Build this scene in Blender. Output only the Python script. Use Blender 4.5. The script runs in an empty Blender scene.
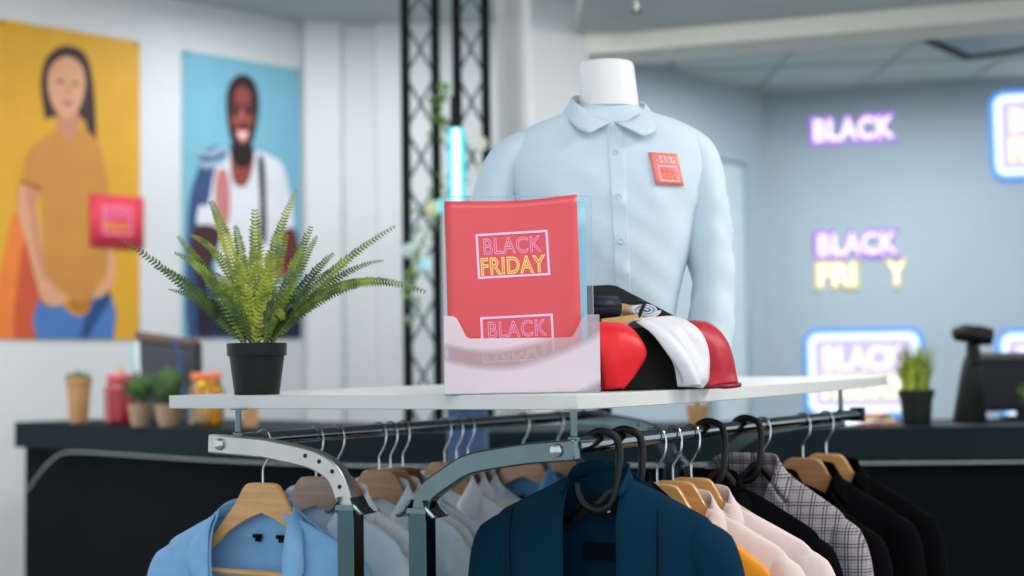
import bpy, bmesh, math, random
from math import pi, sin, cos, radians, sqrt
from mathutils import Vector, Matrix, noise
random.seed(7)
S = bpy.context.scene
COL = S.collection

# ------------------------------------------------------------------ camera, sky, lights, exposure
cam = bpy.data.cameras.new('camera'); camo = bpy.data.objects.new('camera', cam); COL.objects.link(camo)
cam.sensor_width = 36.0; cam.lens = 1486.9 / 1024 * 36
PITCH, ROLL = .0537, .0135
camo.matrix_world = Matrix.Translation((0, 0, 1.45)) @ Matrix.Rotation(pi / 2 + PITCH, 4, 'X') @ Matrix.Rotation(-ROLL, 4, 'Z')
cam.dof.use_dof = True; cam.dof.focus_distance = 2.62; cam.dof.aperture_fstop = 2.3
cam.clip_start = .05
S.camera = camo
S.view_settings.view_transform = 'Standard'; S.view_settings.look = 'None'
S.view_settings.gamma = 1.0; S.view_settings.exposure = 0.5; S.view_settings.use_curve_mapping = False

W = bpy.data.worlds.new('daylight'); S.world = W; W.use_nodes = True
W.node_tree.nodes['Background'].inputs[0].default_value = (.86, .95, 1.0, 1)
W.node_tree.nodes['Background'].inputs[1].default_value = .92

def area(name, loc, target, sx, sy, power, col=(1, 1, 1)):
    l = bpy.data.lights.new(name, 'AREA'); l.shape = 'RECTANGLE'; l.size = sx; l.size_y = sy; l.energy = power; l.color = col
    o = bpy.data.objects.new(name, l); COL.objects.link(o)
    o.location = loc; d = Vector(target) - Vector(loc)
    o.rotation_euler = d.to_track_quat('-Z', 'Y').to_euler()
    return o
area('fill_light_rack', (.3, 1.4, 2.88), (.3, 2.0, 0), 1.6, .8, 14, (1, .97, .93))  # unseen fill light added above the rack
area('fill_light_side', (2.1, 2.6, 2.88), (1.6, 2.8, 0), 1.2, .6, 36, (1, .92, .82))  # unseen warm fill added on the right
area('fill_light_posters', (-2.5, 5.4, 3.5), (-2.5, 6.4, 0), 1.8, .9, 52, (1, .98, .96))  # added light without a fixture, brightens the poster wall
area('fill_light_rear', (-.75, 7.9, 3.5), (-.75, 8.1, 0), 1.6, .6, 22, (.97, .99, 1))  # unseen light added to lift the dim rear wall
area('fill_light_pillar', (.45, 5.0, 2.9), (.4, 5.6, 0), 1.0, .6, 30, (1, .97, .94))  # unseen light added to brighten the front of the column
area('fill_light_sales', (1.9, 7.4, 3.05), (1.9, 7.4, 0), 1.2, .6, 48, (.85, .95, 1))  # unseen cool light added for the grey sales bay

# ------------------------------------------------------------------ materials
def lin(c):
    return tuple((v / 255 / 12.92 if v / 255 <= .04045 else ((v / 255 + .055) / 1.055) ** 2.4) for v in c) + (1,)
MATS = {}
def mat(name, c, rough=.6, metal=0, var=.06, scale=20, bump=0, bscale=200, spec=.5, sheen=0, coat=0, trans=0):
    if name in MATS: return MATS[name]
    m = bpy.data.materials.new(name); m.use_nodes = True; nt = m.node_tree; b = nt.nodes['Principled BSDF']
    b.inputs['Roughness'].default_value = rough; b.inputs['Metallic'].default_value = metal
    b.inputs['Specular IOR Level'].default_value = spec
    if sheen: b.inputs['Sheen Weight'].default_value = sheen
    if coat: b.inputs['Coat Weight'].default_value = coat
    if trans: b.inputs['Transmission Weight'].default_value = trans
    tc = nt.nodes.new('ShaderNodeTexCoord')
    n = nt.nodes.new('ShaderNodeTexNoise'); n.inputs['Scale'].default_value = scale; n.inputs['Detail'].default_value = 3
    nt.links.new(tc.outputs['Object'], n.inputs['Vector'])
    r = nt.nodes.new('ShaderNodeValToRGB'); L = lin(c)
    r.color_ramp.elements[0].position = .3; r.color_ramp.elements[1].position = .7
    r.color_ramp.elements[0].color = tuple(max(0, v * (1 - var)) for v in L[:3]) + (1,)
    r.color_ramp.elements[1].color = tuple(min(1, v * (1 + var)) for v in L[:3]) + (1,)
    nt.links.new(n.outputs['Fac'], r.inputs['Fac']); nt.links.new(r.outputs['Color'], b.inputs['Base Color'])
    if bump:
        n2 = nt.nodes.new('ShaderNodeTexNoise'); n2.inputs['Scale'].default_value = bscale
        nt.links.new(tc.outputs['Object'], n2.inputs['Vector'])
        bp = nt.nodes.new('ShaderNodeBump'); bp.inputs['Strength'].default_value = bump; bp.inputs['Distance'].default_value = .002
        nt.links.new(n2.outputs['Fac'], bp.inputs['Height']); nt.links.new(bp.outputs['Normal'], b.inputs['Normal'])
    MATS[name] = m
    return m
def emit(name, c, s):
    if name in MATS: return MATS[name]
    m = bpy.data.materials.new(name); m.use_nodes = True; nt = m.node_tree; nt.nodes.clear()
    e = nt.nodes.new('ShaderNodeEmission'); e.inputs[0].default_value = lin(c); e.inputs[1].default_value = s
    o = nt.nodes.new('ShaderNodeOutputMaterial'); nt.links.new(e.outputs[0], o.inputs[0])
    MATS[name] = m; return m
def clear(name, tint=(240, 248, 255), gloss=.12, glare=0.0, glare_col=(240, 235, 245), glare_bands=False):
    if name in MATS: return MATS[name]
    m = bpy.data.materials.new(name); m.use_nodes = True; nt = m.node_tree; nt.nodes.clear()
    t = nt.nodes.new('ShaderNodeBsdfTransparent'); t.inputs[0].default_value = lin(tint)
    g = nt.nodes.new('ShaderNodeBsdfGlossy'); g.inputs['Roughness'].default_value = .08
    fr = nt.nodes.new('ShaderNodeFresnel'); fr.inputs[0].default_value = 1.45
    ad = nt.nodes.new('ShaderNodeMath'); ad.operation = 'ADD'; ad.inputs[1].default_value = gloss
    nt.links.new(fr.outputs[0], ad.inputs[0])
    mx = nt.nodes.new('ShaderNodeMixShader'); nt.links.new(ad.outputs[0], mx.inputs[0])
    nt.links.new(t.outputs[0], mx.inputs[1]); nt.links.new(g.outputs[0], mx.inputs[2])
    out = nt.nodes.new('ShaderNodeOutputMaterial'); last = mx
    if glare:
        d = nt.nodes.new('ShaderNodeBsdfDiffuse'); d.inputs[0].default_value = lin(glare_col)
        tr = nt.nodes.new('ShaderNodeBsdfTranslucent'); tr.inputs[0].default_value = lin(glare_col)
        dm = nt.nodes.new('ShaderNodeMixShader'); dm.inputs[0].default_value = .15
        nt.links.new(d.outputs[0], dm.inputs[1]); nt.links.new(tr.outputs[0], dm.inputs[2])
        m2 = nt.nodes.new('ShaderNodeMixShader'); m2.inputs[0].default_value = glare
        if glare_bands:   # painted glare, thinner in long curved bands
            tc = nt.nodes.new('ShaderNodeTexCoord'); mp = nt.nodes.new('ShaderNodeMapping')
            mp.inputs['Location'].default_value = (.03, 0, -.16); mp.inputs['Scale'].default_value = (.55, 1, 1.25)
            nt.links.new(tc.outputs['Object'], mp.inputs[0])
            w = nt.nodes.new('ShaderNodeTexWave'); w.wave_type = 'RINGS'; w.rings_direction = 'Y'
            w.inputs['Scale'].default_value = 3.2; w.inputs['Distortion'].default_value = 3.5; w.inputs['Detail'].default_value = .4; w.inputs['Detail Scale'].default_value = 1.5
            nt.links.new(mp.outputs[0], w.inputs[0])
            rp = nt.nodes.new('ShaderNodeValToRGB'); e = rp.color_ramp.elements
            e[0].position = .08; e[0].color = (glare - .5,) * 3 + (1,); e[1].position = .42; e[1].color = (glare,) * 3 + (1,)
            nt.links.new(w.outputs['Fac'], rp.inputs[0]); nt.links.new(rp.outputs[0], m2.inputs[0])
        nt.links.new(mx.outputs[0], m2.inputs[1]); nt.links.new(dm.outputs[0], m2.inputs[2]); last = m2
    nt.links.new(last.outputs[0], out.inputs[0]); MATS[name] = m; return m
def wood(name, c1, c2):
    if name in MATS: return MATS[name]
    m = mat(name, c1, .42, coat=.25); nt = m.node_tree; b = nt.nodes['Principled BSDF']
    tc = nt.nodes.new('ShaderNodeTexCoord'); mp = nt.nodes.new('ShaderNodeMapping'); mp.inputs['Scale'].default_value = (6, 30, 60)
    nt.links.new(tc.outputs['Object'], mp.inputs[0])
    n = nt.nodes.new('ShaderNodeTexNoise'); n.inputs['Scale'].default_value = 1.0; n.inputs['Detail'].default_value = 5; n.inputs['Distortion'].default_value = .8
    nt.links.new(mp.outputs[0], n.inputs['Vector'])
    r = nt.nodes.new('ShaderNodeValToRGB'); r.color_ramp.elements[0].position = .35; r.color_ramp.elements[1].position = .65
    r.color_ramp.elements[0].color = lin(c2); r.color_ramp.elements[1].color = lin(c1)
    nt.links.new(n.outputs['Fac'], r.inputs[0]); nt.links.new(r.outputs[0], b.inputs['Base Color'])
    return m
def plaid(name):
    m = mat(name, (140, 136, 142), .9, sheen=.2); nt = m.node_tree; b = nt.nodes['Principled BSDF']
    tc = nt.nodes.new('ShaderNodeTexCoord'); sp = nt.nodes.new('ShaderNodeSeparateXYZ'); nt.links.new(tc.outputs['Object'], sp.inputs[0])
    def M(op, a, bb=None):
        n = nt.nodes.new('ShaderNodeMath'); n.operation = op
        for i, v in ((0, a), (1, bb)):
            if v is None: continue
            if isinstance(v, (int, float)): n.inputs[i].default_value = v
            else: nt.links.new(v, n.inputs[i])
        return n.outputs[0]
    def stripes(axis, per, duty):
        return M('LESS_THAN', M('FRACT', M('DIVIDE', axis, per)), duty)
    x, z = sp.outputs['X'], sp.outputs['Z']
    fx, fz = stripes(x, .006, .5), stripes(z, .006, .5)
    cx, cz = stripes(x, .024, .45), stripes(z, .026, .45)
    ox, oz = stripes(x, .048, .05), stripes(z, .052, .05)
    v = M('ADD', M('MULTIPLY', fx, M('ADD', M('MULTIPLY', cx, .55), .3)), M('MULTIPLY', fz, M('ADD', M('MULTIPLY', cz, .55), .3)))
    v = M('ADD', v, M('MULTIPLY', M('ADD', ox, oz), .22))
    r = nt.nodes.new('ShaderNodeValToRGB'); e = r.color_ramp.elements
    e[0].position = .1; e[0].color = lin((158, 152, 158)); e[1].position = 1.2 if False else 1.0; e[1].color = lin((34, 34, 42))
    nt.links.new(M('MULTIPLY', v, .8), r.inputs[0]); nt.links.new(r.outputs[0], b.inputs['Base Color'])
    return m

chrome = mat('chrome', (178, 184, 188), .12, 1, var=.02)
steel = mat('brushed_steel', (180, 180, 178), .34, 1, var=.05)
dkchrome = mat('tinted_chrome', (94, 110, 113), .16, 1, var=.05)
wire = mat('hook_wire', (200, 204, 208), .18, 1, var=.02)
black = mat('black_plastic', (5, 6, 8), .42, spec=.35)
white_lam = mat('white_laminate', (206, 208, 208), .35, var=.02)
wood1 = wood('maple', (214, 166, 106), (198, 146, 86))
wood2 = wood('beech', (186, 138, 94), (168, 118, 76))
wood3 = wood('walnut', (128, 78, 48), (104, 60, 36))
wood4 = wood('greyed_beech', (176, 144, 118), (158, 126, 100))
pot_black = mat('black_pot', (7, 9, 11), .55, spec=.35)
soil = mat('soil', (40, 30, 24), .95, var=.3, scale=90)
red_paper = mat('red_paper', (222, 78, 88), .4, var=.02)

# ------------------------------------------------------------------ mesh building
def catmull(P, n):
    P = [Vector(p) for p in P]; out = []
    if len(P) == 2: return [P[0].lerp(P[1], i / n) for i in range(n + 1)]
    Q = [2 * P[0] - P[1]] + P + [2 * P[-1] - P[-2]]; k = len(P) - 1
    for i in range(n + 1):
        t = i / n * k; s = min(int(t), k - 1); u = t - s
        a, b, c, d = Q[s:s + 4]
        out.append(.5 * ((2 * b) + (c - a) * u + (2 * a - 5 * b + 4 * c - d) * u * u + (3 * b - a - 3 * c + d) * u ** 3))
    return out
def closed_catmull(P, n):
    k = len(P); out = []
    for i in range(k):
        a, b, c, d = [Vector(P[(i + j - 1) % k]) for j in range(4)]
        for q in range(n):
            u = q / n
            out.append(.5 * ((2 * b) + (c - a) * u + (2 * a - 5 * b + 4 * c - d) * u * u + (3 * b - a - 3 * c + d) * u ** 3))
    return out
def interp(tab, t):
    if t <= tab[0][0]: return tab[0][1]
    for (a, x), (b, y) in zip(tab, tab[1:]):
        if t <= b: return x + (y - x) * (t - a) / (b - a)
    return tab[-1][1]
class MB:
    def __init__(s): s.v = []; s.f = []
    def add(s, v, f):
        o = len(s.v); s.v += [tuple(p) for p in v]; s.f += [tuple(i + o for i in q) for q in f]; return s
    def box(s, x0, x1, y0, y1, z0, z1, T=None):
        v = [Vector(p) for p in ((x0, y0, z0), (x1, y0, z0), (x1, y1, z0), (x0, y1, z0), (x0, y0, z1), (x1, y0, z1), (x1, y1, z1), (x0, y1, z1))]
        if T: v = [T @ p for p in v]
        return s.add(v, [(0, 3, 2, 1), (4, 5, 6, 7), (0, 1, 5, 4), (1, 2, 6, 5), (2, 3, 7, 6), (3, 0, 4, 7)])
    def grid(s, P, closeu=False):
        n, m = len(P), len(P[0]); f = []
        for i in range(n if closeu else n - 1):
            for j in range(m - 1):
                a = i * m + j; b = ((i + 1) % n) * m + j; f.append((a, b, b + 1, a + 1))
        return s.add([p for r in P for p in r], f)
    def rings(s, R, cap=True):
        n = len(R[0]); o = len(s.v); s.v += [tuple(p) for r in R for p in r]
        for i in range(len(R) - 1):
            for j in range(n):
                a = o + i * n + j; b = o + i * n + (j + 1) % n
                s.f.append((a, b, b + n, a + n))
        if cap:
            s.f.append(tuple(o + j for j in reversed(range(n)))); e = o + (len(R) - 1) * n; s.f.append(tuple(e + j for j in range(n)))
        return s
    def tube(s, P, r, n=10, cap=True, ref=None, sq=None):
        """sweep along P; r number, list, or list of (ra, rb); sq gives a rectangular section"""
        P = [Vector(p) for p in P]; k = len(P); R = []; N = None
        for i in range(k):
            t = (P[min(i + 1, k - 1)] - P[max(i - 1, 0)]).normalized()
            if ref is not None: N = Vector(ref)
            elif N is None: N = Vector((0, 0, 1)) if abs(t.z) < .9 else Vector((1, 0, 0))
            N = (N - t * N.dot(t)).normalized(); B = t.cross(N)
            q = r[i] if isinstance(r, list) else r
            ra, rb = q if isinstance(q, tuple) else (q, q)
            if sq: R.append([P[i] + N * ra * a + B * rb * b for a, b in ((1, 1), (-1, 1), (-1, -1), (1, -1))])
            else: R.append([P[i] + N * ra * cos(2 * pi * j / n) + B * rb * sin(2 * pi * j / n) for j in range(n)])
        return s.rings(R, cap)
    def lathe(s, prof, n=28, c=(0, 0, 0), sx=1, sy=1):
        R = [[(c[0] + r * sx * cos(2 * pi * j / n), c[1] + r * sy * sin(2 * pi * j / n), c[2] + z) for j in range(n)] for r, z in prof]
        return s.rings(R, True)
    def prism(s, poly, y0, y1, T=None):
        """polygon in x-z extruded in y"""
        n = len(poly); v = [Vector((p[0], y0, p[1])) for p in poly] + [Vector((p[0], y1, p[1])) for p in poly]
        if T: v = [T @ p for p in v]
        f = [tuple(range(n)), tuple(range(2 * n - 1, n - 1, -1))] + [(i, i + n, (i + 1) % n + n, (i + 1) % n) for i in range(n)]
        return s.add(v, f)
    def slab(s, poly, z0, z1):
        n = len(poly); v = [(p[0], p[1], z0) for p in poly] + [(p[0], p[1], z1) for p in poly]
        f = [tuple(reversed(range(n))), tuple(range(n, 2 * n))] + [(i, (i + 1) % n, (i + 1) % n + n, i + n) for i in range(n)]
        return s.add(v, f)
    def build(s, name, m, parent=None, smooth=35, solid=0, bevel=0, sub=0, loc=None, rz=None, off=0):
        me = bpy.data.meshes.new(name); me.from_pydata(s.v, [], s.f)
        bm = bmesh.new(); bm.from_mesh(me); bmesh.ops.recalc_face_normals(bm, faces=bm.faces)
        if sum(len(f.verts) > 4 for f in bm.faces): bmesh.ops.triangulate(bm, faces=[f for f in bm.faces if len(f.verts) > 8])
        bm.to_mesh(me); bm.free()
        for p in me.polygons: p.use_smooth = bool(smooth)
        if smooth: me.set_sharp_from_angle(angle=radians(smooth))
        for q in (m if isinstance(m, (list, tuple)) else [m]): me.materials.append(q)
        o = bpy.data.objects.new(name, me); COL.objects.link(o)
        if parent is not None: o.parent = parent
        if loc is not None: o.location = loc
        if rz is not None: o.rotation_euler.z = rz
        if sub: d = o.modifiers.new('sub', 'SUBSURF'); d.levels = d.render_levels = sub
        if solid: d = o.modifiers.new('solid', 'SOLIDIFY'); d.thickness = solid; d.offset = off
        if bevel: d = o.modifiers.new('bevel', 'BEVEL'); d.width = bevel; d.segments = 2; d.limit_method = 'ANGLE'; d.harden_normals = False
        return o
def tag(o, label, cat, group=None):
    o['label'] = label; o['category'] = cat
    if group: o['group'] = group
    return o
def thing(name, label, cat, loc=(0, 0, 0), rz=0, group=None, tilt=(0, 0)):
    o = bpy.data.objects.new(name, None); COL.objects.link(o); o.empty_display_size = .05
    o.location = loc; o.rotation_euler = (tilt[0], tilt[1], rz)
    return tag(o, label, cat, group)
def struct(o): o['kind'] = 'structure'; return o
def copy_tree(o, parent=None):
    c = o.copy(); COL.objects.link(c)
    if parent is not None: c.parent = parent
    for ch in list(o.children): copy_tree(ch, c)
    return c
def text_mesh(name, body, w, h, m, parent, loc, outline=0, offset=0, depth=.0004, bold=0, align='C'):
    """lettering in the x-z plane facing -y, scaled to w by h"""
    cu = bpy.data.curves.new(name, 'FONT'); cu.body = body; cu.size = 1; cu.align_x = 'CENTER'; cu.space_character = 1.06
    cu.resolution_u = 4
    if outline: cu.fill_mode = 'NONE'; cu.bevel_depth = outline; cu.bevel_resolution = 1
    else: cu.offset = offset; cu.extrude = .01
    t = bpy.data.objects.new(name, cu); COL.objects.link(t)
    dg = bpy.context.evaluated_depsgraph_get(); dg.update()
    me = bpy.data.meshes.new_from_object(t.evaluated_get(dg)); bpy.data.objects.remove(t); bpy.data.curves.remove(cu)
    xs = [v.co.x for v in me.vertices]; ys = [v.co.y for v in me.vertices]; zs = [v.co.z for v in me.vertices]
    cx, cy, cz = (min(xs) + max(xs)) / 2, (min(ys) + max(ys)) / 2, (min(zs) + max(zs)) / 2
    kx, ky = w / (max(xs) - min(xs)), h / (max(ys) - min(ys)); kz = depth / max(1e-6, max(zs) - min(zs))
    for v in me.vertices: v.co = Vector(((v.co.x - cx) * kx, -(v.co.z - cz) * kz, (v.co.y - cy) * ky))
    me.materials.clear(); me.materials.append(m); me.name = name
    o = bpy.data.objects.new(name, me); COL.objects.link(o); o.parent = parent; o.location = loc
    return o
def frame_mb(w, h, t, d, r=0):
    """rectangular outline ring in x-z, centred"""
    b = MB()
    if not r:
        for x0, x1, z0, z1 in ((-w / 2, w / 2, h / 2 - t, h / 2), (-w / 2, w / 2, -h / 2, -h / 2 + t), (-w / 2, -w / 2 + t, -h / 2 + t, h / 2 - t), (w / 2 - t, w / 2, -h / 2 + t, h / 2 - t)):
            b.box(x0, x1, -d, 0, z0, z1)
        return b
    P = []
    for cx, cz, a0 in ((w / 2 - r, h / 2 - r, 0), (-w / 2 + r, h / 2 - r, 90), (-w / 2 + r, -h / 2 + r, 180), (w / 2 - r, -h / 2 + r, 270)):
        for q in range(6): a = radians(a0 + 18 * q); P.append((cx + r * cos(a), -d / 2, cz + r * sin(a)))
    P.append(P[0]); P.append(P[1])
    b.tube(P, [(d / 2, t / 2)] * len(P), 8, ref=(0, 1, 0)); return b
def strip(A, B, n=14, rows=5, bulge=.006, out=(0, -1, 0)):
    a, b = catmull(A, n), catmull(B, n); o = Vector(out)
    return MB().grid([[p.lerp(q, j / (rows - 1)) + o * bulge * sin(pi * j / (rows - 1)) for j in range(rows)] for p, q in zip(a, b)])

# ------------------------------------------------------------------ the room
wall_white = mat('white_paint', (212, 216, 218), .8, var=.02, scale=3)
wall_grey = mat('blue_grey_paint', (158, 170, 178), .8, var=.02, scale=3)
ceil_m = mat('ceiling_panels', (176, 184, 184), .9, var=.04, scale=4)
fl = struct(MB().box(-6, 6, -3, 11, -.1, 0).build('floor', mat('polished_concrete', (150, 150, 148), .35, var=.08, scale=6)))
def wall(name, p0, p1, z0, z1, m, t=.12):
    d = (Vector(p1) - Vector(p0)); L = d.length; a = math.atan2(d.y, d.x)
    return struct(MB().box(0, L, 0, t, z0, z1).build(name, m, loc=(p0[0], p0[1], 0), rz=a))
A45 = math.atan2(.6, .59); LWD = Vector((cos(A45), sin(A45)))
LW0 = Vector((-1.89, 8.5))
def lw(u): return LW0 + LWD * u
wall('wall_left', tuple(lw(-1.9)), tuple(lw(.9)), 0, 3.7, wall_white)
WP = [(-1.262, 9.139), (-1.26, 9.06), (-1.04, 9.1), (-1.035, 9.15), (-.83, 9.19), (-.825, 9.13), (.5, 9.2)]
struct(MB().slab(WP + [(.5, 9.4), (-1.2, 9.4)], 0, 3.7).build('wall_rear', wall_white, smooth=0, bevel=.006))
def column(name, P, z0, z1, m): return struct(MB().slab(P, z0, z1).build(name, m, smooth=0, bevel=.012))
column('column_square', [(-.06, 6.75), (.092, 6.5), (.362, 6.62), (.21, 6.87)], 0, 3.6, wall_white)
wall('wall_side', (.2, 7.44), (1.543, 9.0), 0, 3.2, wall_grey)
BW0 = Vector((1.543, 9.0)); BWD = Vector((1.42, -.4)).normalized(); BWA = math.atan2(BWD.y, BWD.x)
wall('wall_back', tuple(BW0), tuple(BW0 + BWD * 4.2), 0, 3.2, wall_grey)
# door in the side wall
SWD = Vector((.89, 1.03)).normalized(); SWA = math.atan2(SWD.y, SWD.x)
dr = bpy.data.objects.new('door_1', None); COL.objects.link(dr); struct(dr); dr.location = (1.1, 8.487, 0); dr.rotation_euler.z = SWA
MB().box(0, .06, -.045, 0, 0, 2.72).box(.42, .48, -.045, 0, 0, 2.72).box(.06, .42, -.045, 0, 2.64, 2.72).build('door_frame', mat('frame_paint', (146, 162, 170), .6), dr, bevel=.004)
MB().box(.06, .42, -.014, -.001, 0, 2.64).build('door_leaf', mat('leaf_paint', (176, 188, 192), .5), dr)
MB().tube([(.36, -.02, 1.05), (.36, -.06, 1.05), (.28, -.06, 1.05)], .01).build('door_handle', chrome, dr)
# ceilings: the high bay over the posters, the low bay, the beam and the sales bay
struct(MB().box(-6, .3, -1, 10.2, 3.6, 3.7).build('ceiling_high', ceil_m))
struct(MB().box(.3, 6, -1, 6.5, 2.93, 3.0).box(.3, .34, -1, 6.9, 3.0, 3.7).build('ceiling_low', ceil_m))
bd = Vector((cos(radians(-19)), sin(radians(-19))))
struct(MB().box(-.05, 5.2, 0, .3, 2.85, 3.4).build('ceiling_beam', mat('beam_paint', (206, 206, 198), .8, var=.02), loc=(.36, 6.6, 0), rz=radians(-19), bevel=.01))
sb = MB()
sb.box(.1, 6, 4.3, 10.2, 3.105, 3.2)
struct(sb.build('ceiling_sales', ceil_m))
tg = MB()
for k in range(6): tg.box(.4, 6, -.008, .008, 3.098, 3.106, Matrix.Translation((0, 6.6 + .6 * k, 0)) @ Matrix.Rotation(radians(-8), 4, 'Z'))
for k in range(9): tg.box(-.008, .008, 6, 9.4, 3.098, 3.106, Matrix.Translation((.9 + .6 * k, 0, 0)))
struct(tg.build('trim_ceiling_grid', mat('grid_paint', (150, 160, 162), .7), smooth=0))
# dark air vent in the sales ceiling
vt = thing('ceiling_vent', 'dark open air vent in the grey ceiling above the neon signs', 'vent', (2.54, 7.48, 3.105), radians(-37.7))
b = MB()
for x0, x1, y0, y1 in ((-.36, -.3, -.36, .36), (.3, .36, -.36, .36), (-.3, .3, .29, .36), (-.3, .3, -.36, -.3)): b.box(x0, x1, y0, y1, -.022, 0)
b.build('frame', mat('vent_dark', (12, 20, 24), .7, spec=.2), vt)
for k in range(4): MB().box(-.3, .3, -.26 + .14 * k, -.15 + .14 * k, -.016, -.004).build('louvre', mat('vent_louvre', (140, 156, 164), .5), vt)
sp_ = thing('sprinkler', 'small sprinkler head hanging below the low ceiling by the column', 'sprinkler', (.52, 5.95, 2.93))
MB().lathe([(.03, 0), (.03, -.008), (.012, -.012), (.01, -.04)], 14).build('stem', steel, sp_)
MB().lathe([(.022, -.05), (.024, -.047), (.01, -.04)], 14).build('deflector', mat('dark_brass', (70, 66, 58), .4, .8), sp_)

# ------------------------------------------------------------------ garment rack
TH = -.5274963; CT, ST = cos(TH), sin(TH)
O = Vector((.1384433, 3.2102295, 0))
def rk(x, y, z=0): return Vector((O.x + CT * x - ST * y, O.y + ST * x + CT * y, z))
def plate_z(y): return 1.405 + .010 * (y + .7) / 1.78
rack = thing('garment_rack', 'chrome double-rail clothes rack carrying a curved white shelf on short pins', 'rack', tuple(O), TH)
right_edge = catmull([(.352, -.672, 0), (.376, -.6, 0), (.396, -.47, 0), (.414, -.25, 0), (.42, 0, 0), (.408, .35, 0), (.386, .72, 0), (.36, 1.03, 0)], 28)
poly = [(-.546, -.672), (-.2, -.68), (.1, -.687), (.22, -.692), (.27, -.694), (.305, -.692), (.33, -.686)] + [(p.x, p.y) for p in right_edge] + [(.357, 1.09), (.34, 1.125), (.3, 1.14), (-.5, 1.14), (-.54, 1.1)]
b = MB().slab(poly, 1.38, 1.405); b.v = [(x, y, z + .010 * (y + .7) / 1.78) for x, y, z in b.v]
b.build('shelf_plate', white_lam, rack, bevel=.0015)
for s in (-1, 1):
    r = MB().tube([(s * .355, -.688, 1.3215), (s * .355, .83, 1.3215)], .0135, 20).build('rail', mat('rail_chrome', (128, 140, 144), .1, 1, var=.03), rack)
    MB().box(s * .355 - .017, s * .355 + .017, .825, .845, 1.304, 1.339).build('end_cap', black, r, bevel=.002)
    for ey in (-.7, .69):
        ex = .365 if s > 0 else -.411; bx = .335 if s > 0 else -.381; px_ = .0625 if s > 0 else -.0895
        path = [(ex, ey, 1.316), (s * .28, ey, 1.309), (s * .2, ey, 1.297), (s * .158, ey, 1.287), (s * .122, ey, 1.268), (px_ + s * .013, ey, 1.236), (px_, ey, 1.195)]
        P = [path[0]] + [tuple(p) for p in catmull(path[1:], 18)]
        a = MB().tube(P, [(.012, .0175)] * len(P), ref=(0, 1, 0), sq=True).build('arm', steel if (s < 0 and ey < 0) else dkchrome, rack, bevel=.003, smooth=30)
        bt = MB().lathe([(.0001, .006), (.006, .006), (.0105, .004), (.0115, 0), (.0115, -.004)], 6 if 0 else 18)
        bt.v = [(bx + x, ey + (-.013 - z if ey < 0 else .013 + z), 1.315 + y) for x, y, z in bt.v]
        bt.build('bolt', chrome, a)
        for k in range(4 if s < 0 else 0):
            q = Vector(P[6 + 3 * k]); hl = MB().lathe([(.0001, 0), (.004, 0), (.004, -.001)], 12)
            hl.v = [(q.x + x, ey - .0125 + z * .5, q.z + .004 + y) for x, y, z in hl.v]
            hl.build('adjusting_hole', black, a)
        MB().box(px_ - .018, px_ + .018, ey - .0165, ey + .0165, .14, 1.21).build('post', mat('post_chrome', (66, 88, 92), .22, 1, var=.06), rack, bevel=.0025)
        c = MB()
        for d in (-1, 1):
            c.grid([[(px_ + d * .014, ey - .02, 1.226), (px_ + d * .014, ey + .02, 1.226)], [(px_ + d * .022, ey - .022, 1.21), (px_ + d * .022, ey + .022, 1.21)], [(px_ + d * .036, ey - .024, 1.197), (px_ + d * .036, ey + .024, 1.197)], [(px_ + d * .042, ey - .02, 1.2), (px_ + d * .042, ey + .02, 1.2)]])
        c.box(px_ - .0195, px_ + .0195, ey - .0185, ey + .0185, 1.204, 1.212)
        c.build('collar_clip', dkchrome, rack, solid=.002)
        MB().tube([(s * .355, ey + .01, 1.333), (s * .355, ey + .01, plate_z(ey) - .024)], .006, 14).lathe([(.016, 0), (.016, .002)], 16, (s * .355, ey + .01, plate_z(ey) - .0265)).lathe([(.01, 0), (.01, .006), (.006, .008)], 16, (s * .355, ey + .01, 1.33)).build('shelf_pin', dkchrome, rack)
for ey in (-.7, .69):
    MB().tube([(-.36, ey, .12), (.36, ey, .12)], [(.02, .02)] * 2, ref=(0, 0, 1), sq=True).build('foot_bar', dkchrome, rack, bevel=.003)
    for s in (-1, 1):
        w_ = MB().tube([(s * .33, ey - .012, .035), (s * .33, ey + .012, .035)], .035, 20).box(s * .33 - .014, s * .33 + .014, ey - .017, ey + .017, .06, .1)
        w_.build('castor', black, rack)
MB().tube([(0, -.7, .12), (0, .69, .12)], [(.018, .018)] * 2, ref=(0, 0, 1), sq=True).build('base_bar', dkchrome, rack, bevel=.003)

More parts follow.
